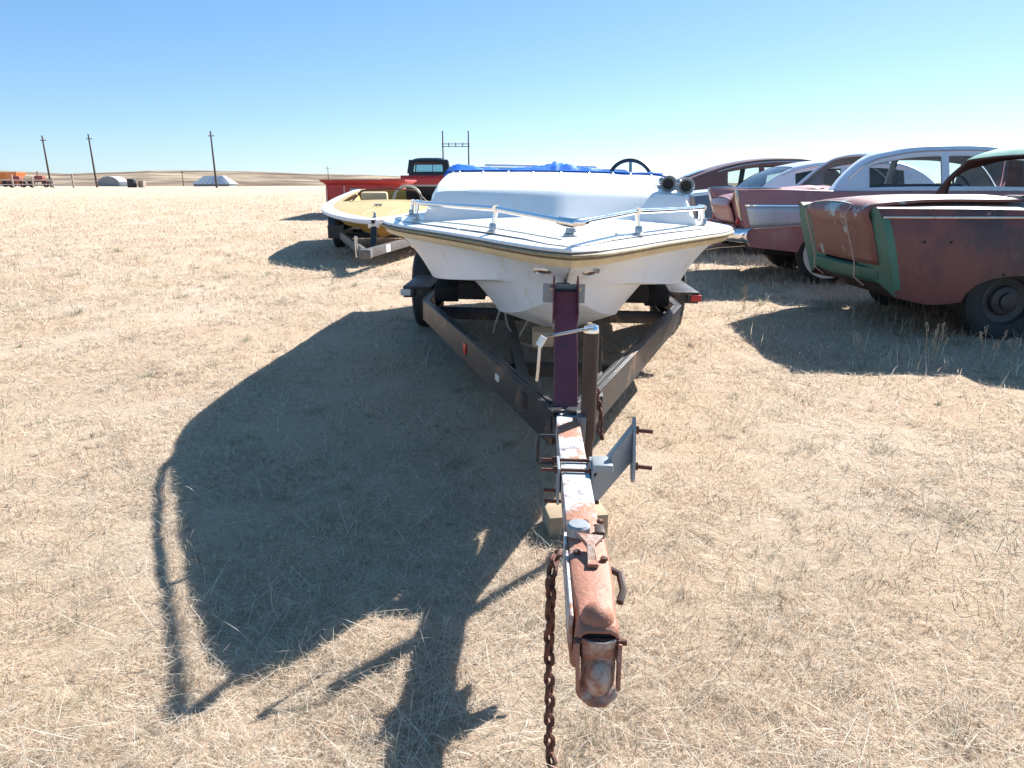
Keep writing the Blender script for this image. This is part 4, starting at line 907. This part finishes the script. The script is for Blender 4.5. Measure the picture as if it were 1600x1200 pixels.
m_ = MB(); m_.box((.12, -.5, .47), (.3, .05, .05)); m_.box((.12, .5, .47), (.3, .05, .05)); m_.build('bumper_bracket', 'under', c2)
m_ = MB(); m_.tube([(.5, .45, .33), (.1, .47, .30), (-.06, .47, .27)], .025, 8); m_.build('tail_pipe', 'dullchrome', c2)

# third car: pale blue hardtop behind the pink one
C3 = dict(C2, mat='bluecar', lidmat='paleroof', S=([0, .25, .9, 1.6, 3.5, 4.9], [.92, .95, .98, 1.0, 1.0, .92]), C=([0, .4, 1.0, 3.7, 4.6, 4.9], [.93, .97, 1.0, 1.0, .97, .9]), belt=1.0, finw=.14, G=dict(G1, mat='paleroof', z=[1.0, 1.16, 1.33, 1.42, 1.46, 1.45, 1.39, 1.2, 1.0]), noglass=(), white=False, rimmat='rimdark', lean=.1)
c3 = car('car', 'low blue-grey sedan with pale roof, parked between the pink sedan and the brown fastback', (2.85, 12.3, zb_(4, 12) - .02), R(-2), C3, 'old cars parked in a row')[0]
# fourth: brown fastback
C4 = dict(SED, W=([0, .3, 1.1, 2.5, 4.0, 4.6, 4.9], [.55, .74, .86, .88, .86, .80, .70]), S=([0, .4, 1.2, 3.5, 4.9], [.78, .86, .94, .98, .90]), C=([0, .4, 1.0, 3.7, 4.6, 4.9], [.78, .92, 1.0, 1.04, 1.02, .9]), belt=.96, mat='brown', cabin=(1.5, 3.75), lean=.15,
          G=dict(x=[.05, .4, .9, 1.4, 1.9, 2.4, 2.9, 3.2, 3.5, 3.72], z=[.97, 1.12, 1.32, 1.47, 1.555, 1.58, 1.56, 1.49, 1.25, .97], wb=.80, wr=.60, back=.052, front=3.15, wins=[(1.30, 1.9), (2.0, 3.05)], mat='brown'), noglass=(), rimmat='rimdark', finw=.2)
c4_ = car('car', 'brown fastback sedan with sloping tail at the far end of the row', (2.9, 15.2, zb_(4, 15) - .07), R(-2), C4, 'old cars parked in a row')[0]
m_ = MB(); m_.grid([[(x, y, .985 + .0 + z) for y in np.linspace(-.34, .34, 7)] for x, z in ((.62, .255), (.8, .325), (.98, .385))]); m_.build('rear_window', 'glasst', c4_)
MB().tube([(-.02, t * .85, .46) for t in np.linspace(-1, 1, 9)], .05, 10).build('rear_bumper', 'dullchrome', c4_)
# cars of a second row glimpsed through the windows
for i, (px, py, lab) in enumerate(((10.6, 17.5, 'dark blue-grey sedan of the far row seen through the pink car windows'), (14.8, 19.5, 'pale-roofed sedan of the far row seen behind the green-tailed car'))):
    r = copy_tree(c3); r.location = (px, py, zb_(px, py)); r['label'] = lab; r['group'] = 'far row of cars'

# ------------------------------------------------------------------ power poles, fence, sheds, machinery
def pole(name, label, x, y, h, lean=0, arm=1.6, group='power poles along the left field'):
    z = zg(x, y); o = empty(name, (x, y, z - .3), (0, 0, 0)); tag(o, label, 'utility pole', group)
    MB().tube([(0, 0, 0), (lean * h, 0, h + .3)], [.16, .10], 10).build('post', 'poles', o)
    if arm:
        MB().beam((lean * h - arm / 2, .1, h - .35), (lean * h + arm / 2, .1, h - .35), .09, .11).build('crossarm', 'poles', o)
        for t in (-.45, 0, .45): MB().lathe([(.05, 0), (.06, .06), (.03, .16)], (lean * h + t * arm, .1, h - .3), n=8).build('insulator', 'steelwhite', o)
    return o
def zg(x, y): return float(ground_z(np.array([x]), np.array([y]))[0])
pole('utility_pole', 'leaning wooden utility pole beside the orange container and fence', -69.4, 112, 7.4, -.018, .9)
pole('utility_pole', 'leaning wooden utility pole at the end of the fence', -62.5, 112, 7.6, -.022, .9)
pole('utility_pole', 'tall wooden utility pole in front of the white shed', -42.9, 108, 7.8, -.008, .9)
pole('utility_pole', 'tiny distant utility pole left of the white shed', -106, 240, 5.0, 0, 1.2)
pole('utility_pole', 'distant utility pole with crossarm beyond the red wagon', -71.4, 290, 7.5, 0, 2.4)
hf = empty('power_line_frame', (-11.2, 150, zg(-11, 150) - .4)); tag(hf, 'double-post power line frame with braced crossbeams behind the dark truck cab', 'power line')
for s in (-1, 1): MB().tube([(s * 2.55, 0, 0), (s * 2.55, 0, 11)], [.17, .12], 10).build('post', 'poles', hf)
for z in (8.55, 8.05): MB().beam((-2.8, .1, z), (2.8, .1, z), .12, .14).build('crossbeam', 'poles', hf)
for x in (-1.4, 0, 1.4):
    MB().beam((x, .1, 8.1), (x, .1, 8.5), .18, .12, up=(0, 1, 0)).build('spacer', 'poles', hf); MB().lathe([(.06, 0), (.08, .1), (.04, .3)], (x, .1, 8.62), n=8).build('insulator', 'steelgrey', hf)
# rail fence
fn = empty('rail_fence', (-60.2, 96, zg(-60, 96))); tag(fn, 'weathered rail fence with pale horizontal rails beside the machinery', 'fence')
for k in range(13):
    x = -27.6 + 2.6 * k; MB().beam((x, 0, -.3), (x, 0, 1.25 + (.5 if k in (3, 9, 12) else 0) + random.uniform(-.1, .1)), .16, .16, up=(0, 1, 0)).build('post', 'fence', fn)
for z in (1.0, .45):
    for k in range(12): MB().beam((-27.6 + 2.6 * k, -.09, z + random.uniform(-.04, .04)), (-25.0 + 2.6 * k, -.09, z + random.uniform(-.04, .04)), .05, .11).build('rail', 'rail', fn)
# quonset hut
qh = empty('quonset_hut', (-81.3, 150, zg(-82, 150)), (0, 0, R(12))); qh.scale = (.85, .85, .85); tag(qh, 'small arched metal hut with dark open front behind the fence', 'shed')
rows = [[(math.cos(R(a)) * 2.7, y, max(0, math.sin(R(a))) * 2.4) for a in np.linspace(0, 180, 20)] for y in np.linspace(0, 7, 12)]
m_ = MB(); m_.grid(rows); m_.build('arched_roof', 'steelwhite', qh, solid=.06)
m_ = MB(); m_.poly([(math.cos(R(a)) * 2.6, .25, math.sin(R(a)) * 2.3) for a in np.linspace(0, 180, 20)]); m_.build('front_wall', 'steelgrey', qh, smooth=0)
MB().box((3.6, 1.0, .6), (2.6, 2, 1.2)).build('side_lean_to', 'steelwhite', qh, bevel=.05)
# low white shed with hipped roof
ws = empty('shed', (-60.6, 150, zg(-60, 150))); tag(ws, 'low white metal shed with hipped roof behind the tall pole', 'shed')
MB().box((0, 2, .25), (7.2, 4, .5)).build('wall', 'steelgrey', ws)
m_ = MB(); m_.grid([[(-3.9, -.2, .5), (3.9, -.2, .5), (3.9, 4.2, .5), (-3.9, 4.2, .5)], [(-1.9, 1.6, 2.1), (1.9, 1.6, 2.1), (1.9, 2.4, 2.1), (-1.9, 2.4, 2.1)]], closed=True); m_.poly([(-1.9, 1.6, 2.1), (1.9, 1.6, 2.1), (1.9, 2.4, 2.1), (-1.9, 2.4, 2.1)]); m_.build('roof', 'steelwhite', ws, smooth=0)
for x in np.linspace(-2.8, 2.8, 6): MB().beam((x, -.22, .52), (x * .5, 1.58, 2.1), .05, .05).build('roof_seam', 'steelgrey', ws)
# drum
dr = MB(); dr.lathe([(.62, 0), (.65, .05), (.65, .6), (.68, .63), (.65, .66), (.65, 1.2), (.62, 1.25), (.0, 1.25)], (0, 0, 0), n=20, cap=False); do = dr.build('tank', 'black', None); do.location = (-57.2, 112, zg(-57, 112)); tag(do, 'short black drum tank standing near the arched hut', 'tank')
db = MB().box((0, 0, .5), (.8, .9, 1.0)).build('crate', 'fence', None, bevel=.05); db.location = (-55.9, 112.4, zg(-56, 112)); tag(db, 'small grey-brown crate beside the black drum tank', 'crate')
# orange dump box on a trailer
oc = empty('dump_container', (-82.6, 118, zg(-82, 118))); tag(oc, 'orange open-top dump container behind the fence', 'container')
m_ = MB(); m_.grid([[(-3.4, 0, .6), (3.2, 0, .6), (3.2, 2.3, .6), (-3.4, 2.3, .6)], [(-4.2, -.1, 2.2), (4.4, -.1, 2.2), (4.4, 2.4, 2.2), (-4.2, 2.4, 2.2)]], closed=True); m_.build('tub', 'orange', oc, smooth=0, solid=.06)
for x in np.linspace(-3, 3, 6): MB().beam((x, -.03, .65), (x * 1.25, -.13, 2.15), .12, .10, up=(0, 1, 0)).build('rib', 'orange', oc)
MB().beam((-4.3, -.12, 2.2), (4.5, -.12, 2.2), .12, .14).build('top_rail', 'orange', oc); MB().beam((-3.6, 1, .5), (4.2, 1, .5), 1.2, .2).build('frame', 'machred', oc)
for x in (-2.4, -1.2, 2.2):
    for y in (.1, 2.0): MB().lathe([(.2, -.15), (.45, -.15), (.5, -.1), (.5, .1), (.45, .15), (.2, .15)], (x, y, .5), axis=(0, 1, 0), n=18).build('wheel', 'tyre', oc)
# red machinery: two field implements
def implement(x, y, s, label):
    r = empty('farm_implement', (x, y, zg(x, y))); tag(r, label, 'machinery', 'red farm machinery behind the fence')
    MB().beam((-1.9 * s, 0, .9), (1.9 * s, 0, .9), .16, .16).build('main_beam', 'machred', r); MB().beam((-1.2 * s, 1.2, .8), (1.4 * s, 1.2, .85), .14, .14).build('rear_beam', 'machred', r)
    m_ = MB(); m_.box((.3 * s, .5, 1.35), (1.5 * s, .9, .6)); m_.build('hopper', 'machred', r, bevel=.12)
    for t in (-1.4, 1.2): MB().lathe([(.25, -.1), (.5, -.1), (.55, 0), (.5, .1), (.25, .1)], (t * s, .5, .52), axis=(0, 1, 0), n=18).build('wheel', 'tyre', r)
    for t in (-1.6, -.8, .1, .9, 1.7): MB().beam((t * s, 0, .85), (t * s * 1.05, -.3, .15), .07, .07, up=(0, 1, 0)).build('tine', 'machred', r)
    MB().tube([(0, .3, 1.2), (.1 * s, .3, 2.3)], .07, 8).build('mast', 'machred', r); return r
implement(-68.9, 108, .8, 'dark red implement with tall mast right of the orange container'); implement(-73.4, 110, .65, 'small dark red implement close to the orange container')

# ------------------------------------------------------------------ dry grass
def grass_mat():
    m, t, p = nodes('dry_grass_blades'); a = t.nodes.new('ShaderNodeVertexColor'); a.layer_name = 'Col'
    t.links.new(a.outputs[0], p.inputs['Base Color']); p.inputs['Roughness'].default_value = .7; p.inputs['Specular IOR Level'].default_value = .2
    tl = t.nodes.new('ShaderNodeBsdfTranslucent'); t.links.new(a.outputs[0], tl.inputs[0]); mx = t.nodes.new('ShaderNodeMixShader'); mx.inputs[0].default_value = .42
    t.links.new(p.outputs[0], mx.inputs[1]); t.links.new(tl.outputs[0], mx.inputs[2]); t.links.new(mx.outputs[0], t.nodes['Material Output'].inputs[0])
    return m
GM = grass_mat()
def blades(x, y, L, w, az, tilt, curl, col, dz=0.):
    """each blade: 2 segments tapering to a point; az heading, tilt from ground (rad)"""
    n = len(x); z = ground_z(x, y) + dz
    dx, dy = np.cos(az), np.sin(az); sx, sy = -dy, dx
    V = np.empty((n, 5, 3)); h1 = L * .5
    c1, s1 = np.cos(tilt), np.sin(tilt); c2, s2 = np.cos(tilt - curl), np.sin(tilt - curl)
    mx, my, mz = x + dx * h1 * c1, y + dy * h1 * c1, z + h1 * s1
    V[:, 0] = np.stack([x - sx * w, y - sy * w, z - .004], 1); V[:, 1] = np.stack([x + sx * w, y + sy * w, z - .004], 1)
    V[:, 2] = np.stack([mx + sx * w * .8, my + sy * w * .8, mz], 1); V[:, 3] = np.stack([mx - sx * w * .8, my - sy * w * .8, mz], 1)
    ez = np.maximum(mz + h1 * s2, z + .002)
    V[:, 4] = np.stack([mx + dx * h1 * c2, my + dy * h1 * c2, ez], 1)
    b = np.arange(n)[:, None] * 5
    T = np.concatenate([b + np.array([[0, 1, 2]]), b + np.array([[0, 2, 3]]), b + np.array([[3, 2, 4]])], 0)
    C = np.repeat(np.concatenate([col, np.ones((n, 1))], 1)[:, None, :], 5, 1)
    return V.reshape(-1, 3), T, C.reshape(-1, 4)
PAL = np.array([[.70, .565, .43], [.79, .68, .55], [.60, .47, .35], [.86, .79, .68], [.45, .345, .25], [.27, .20, .14], [.69, .51, .39], [.53, .48, .36]])
def pal(n, p): i = rng.choice(len(PAL), n, p=p); return np.clip(PAL[i] * rng.uniform(.85, 1.12, (n, 1)), .03, .85)
def scatter(n, r0, r1, half_deg=52, pw=1.):
    u_ = rng.random(n); d = r0 * (r1 / r0) ** (u_ ** pw); a = np.radians(rng.uniform(-half_deg, half_deg, n)); return d * np.sin(a), d * np.cos(a), d
Vs, Ts, Cs, base = [], [], [], 0
def push(res):
    global base
    v, t, c = res; Vs.append(v); Ts.append(t + base); Cs.append(c); base += len(v)
P1 = [.24, .20, .17, .13, .09, .05, .07, .05]
# matted lying straw
x, y, d = scatter(560000, .75, 70, 54, .82)
den = fbm(x * 1.7, y * 1.7, 61, 4); keep = rng.random(len(x)) < np.clip((den - .36) * 4.2, .06, 1); x, y, d = x[keep], y[keep], d[keep]; n = len(x)
wsc = np.clip(d / 2.6, .75, 14)
push(blades(x, y, rng.uniform(.025, .085, n) * np.clip(d / 4, 1, 3.2), .00075 * wsc * rng.uniform(.6, 1.4, n), rng.normal(-.7, 1.3, n) + (rng.random(n) < .5) * math.pi, np.abs(rng.normal(.10, .16, n)), rng.uniform(-.1, .35, n), pal(n, P1), rng.uniform(0, .012, n)))
# short upright stubble
x, y, d = scatter(330000, .75, 45, 54, .85)
den = fbm(x * 2.6 + 9, y * 2.6, 71, 4); den = np.maximum(den, .98 * fbm(x * 7 + 3, y * 7, 77, 2)); keep = rng.random(len(x)) < np.clip((den - .50) * 7, .02, 1); x, y, d = x[keep], y[keep], d[keep]; n = len(x)
push(blades(x, y, rng.uniform(.018, .05, n) * np.clip(d / 6, 1, 2), .0008 * np.clip(d / 2.6, .75, 10), rng.uniform(0, 6.28, n), rng.uniform(.3, 1.3, n), rng.uniform(0, .8, n), pal(n, [.15, .10, .20, .06, .17, .18, .06, .08])))
# long pale straws
x, y, d = scatter(9000, .8, 22, 54, .8); n = len(x)
push(blades(x, y, rng.uniform(.08, .22, n), .0009 * np.clip(d / 2.6, .8, 6), rng.uniform(0, 6.28, n), np.abs(rng.normal(.18, .25, n)), rng.uniform(-.1, .3, n), pal(n, [.2, .3, .05, .35, .02, 0, .05, .03]), .01))
# tufts
tx, ty, td = scatter(620, 1.2, 14, 52, .8); tsz = rng.uniform(.45, 1.15, len(tx)) ** 1.3 * np.where(rng.random(len(tx)) < .12, 1.7, 1)
for k in range(44):
    n = len(tx); rr_ = tsz * np.abs(rng.normal(0, .030, n)) * np.clip(td / 5, 1, 2.2); aa = rng.uniform(0, 6.28, n)
    col = np.where((np.arange(n) % 3 == 0)[:, None], np.array([[.33, .32, .23]]), np.array([[.54, .47, .37]])) * rng.uniform(.7, 1.25, (n, 1))
    push(blades(tx + rr_ * np.cos(aa), ty + rr_ * np.sin(aa), tsz * rng.uniform(.03, .085, n) * np.clip(td / 6, 1, 1.8), .0007 * np.clip(td / 2.6, .8, 8), aa, rng.uniform(.25, 1.2, n), rng.uniform(.1, .7, n), col))
# taller dry grass under and beside the cars
n = 16000; x = rng.uniform(1.9, 8, n); y = rng.uniform(4.6, 16, n); cl = fbm(x * 1.4, y * 1.4, 81, 3); k_ = rng.random(n) < np.clip((cl - .45) * 4, .05, 1); x, y = x[k_], y[k_]; n = len(x)
push(blades(x, y, rng.uniform(.06, .22, n), .0022 * np.ones(n), rng.uniform(0, 6.28, n), rng.uniform(.7, 1.45, n), rng.uniform(.0, .7, n), pal(n, P1)))
V = np.concatenate(Vs); T = np.concatenate(Ts); Cc = np.concatenate(Cs)
go = np_mesh('dry_grass', V, T, GM, Cc, smooth=False); tag(go, 'matted dry straw-coloured prairie grass covering the ground', 'grass', kind='stuff')
# seed-head weeds by the nearest car
def weed(x, y, h, k, label):
    o = empty('dry_weed', (x, y, zg(x, y))); tag(o, label, 'weed', 'dry weeds beside the rusty sedan')
    ms, mh = MB(), MB()
    for i in range(k):
        a = random.uniform(0, 6.28); r = random.uniform(0, .05); l = h * random.uniform(.55, 1.05); tx_, ty_ = math.cos(a) * l * random.uniform(.05, .3), math.sin(a) * l * random.uniform(.05, .3)
        p = [(r * math.cos(a), r * math.sin(a), 0), (r * math.cos(a) + tx_ * .4, r * math.sin(a) + ty_ * .4, l * .55), (r * math.cos(a) + tx_, r * math.sin(a) + ty_, l)]
        ms.tube(p, [.0022, .0018, .0012], 5)
        for q in range(7):
            c = Vector(p[2]) - Vector((tx_ * .6, ty_ * .6, l * .45)) * (q / 14) + Vector((random.uniform(-.012, .012), random.uniform(-.012, .012), 0))
            mh.tube([c - Vector((0, 0, .008)), c, c + Vector((random.uniform(-.004, .004), 0, .008))], [.001, .0038, .001], 5)
    tag(ms.build('stems', 'weed', o), kind='stuff'); tag(mh.build('seed_heads', 'weed', o), kind='stuff')
for (x, y, h, k, lab) in ((2.98, 4.93, .30, 9, 'tall clump of dry seed-head weeds in the shadow of the rusty sedan'), (3.32, 4.85, .26, 6, 'thin dry weed beside the tall clump of seed heads'), (3.6, 5.0, .22, 5, 'sparse dry weed before the rear wheel of the rusty sedan'), (2.55, 5.1, .20, 5, 'single-stemmed dry weed at the edge of the rusty sedan shadow'), (2.25, 6.9, .25, 6, 'dry weed behind the tail of the rusty sedan'), (2.45, 9.6, .3, 8, 'dry weed by the bumper of the pink sedan')): weed(x, y, h, k, lab)
S.render.resolution_x = 1024; S.render.resolution_y = 768
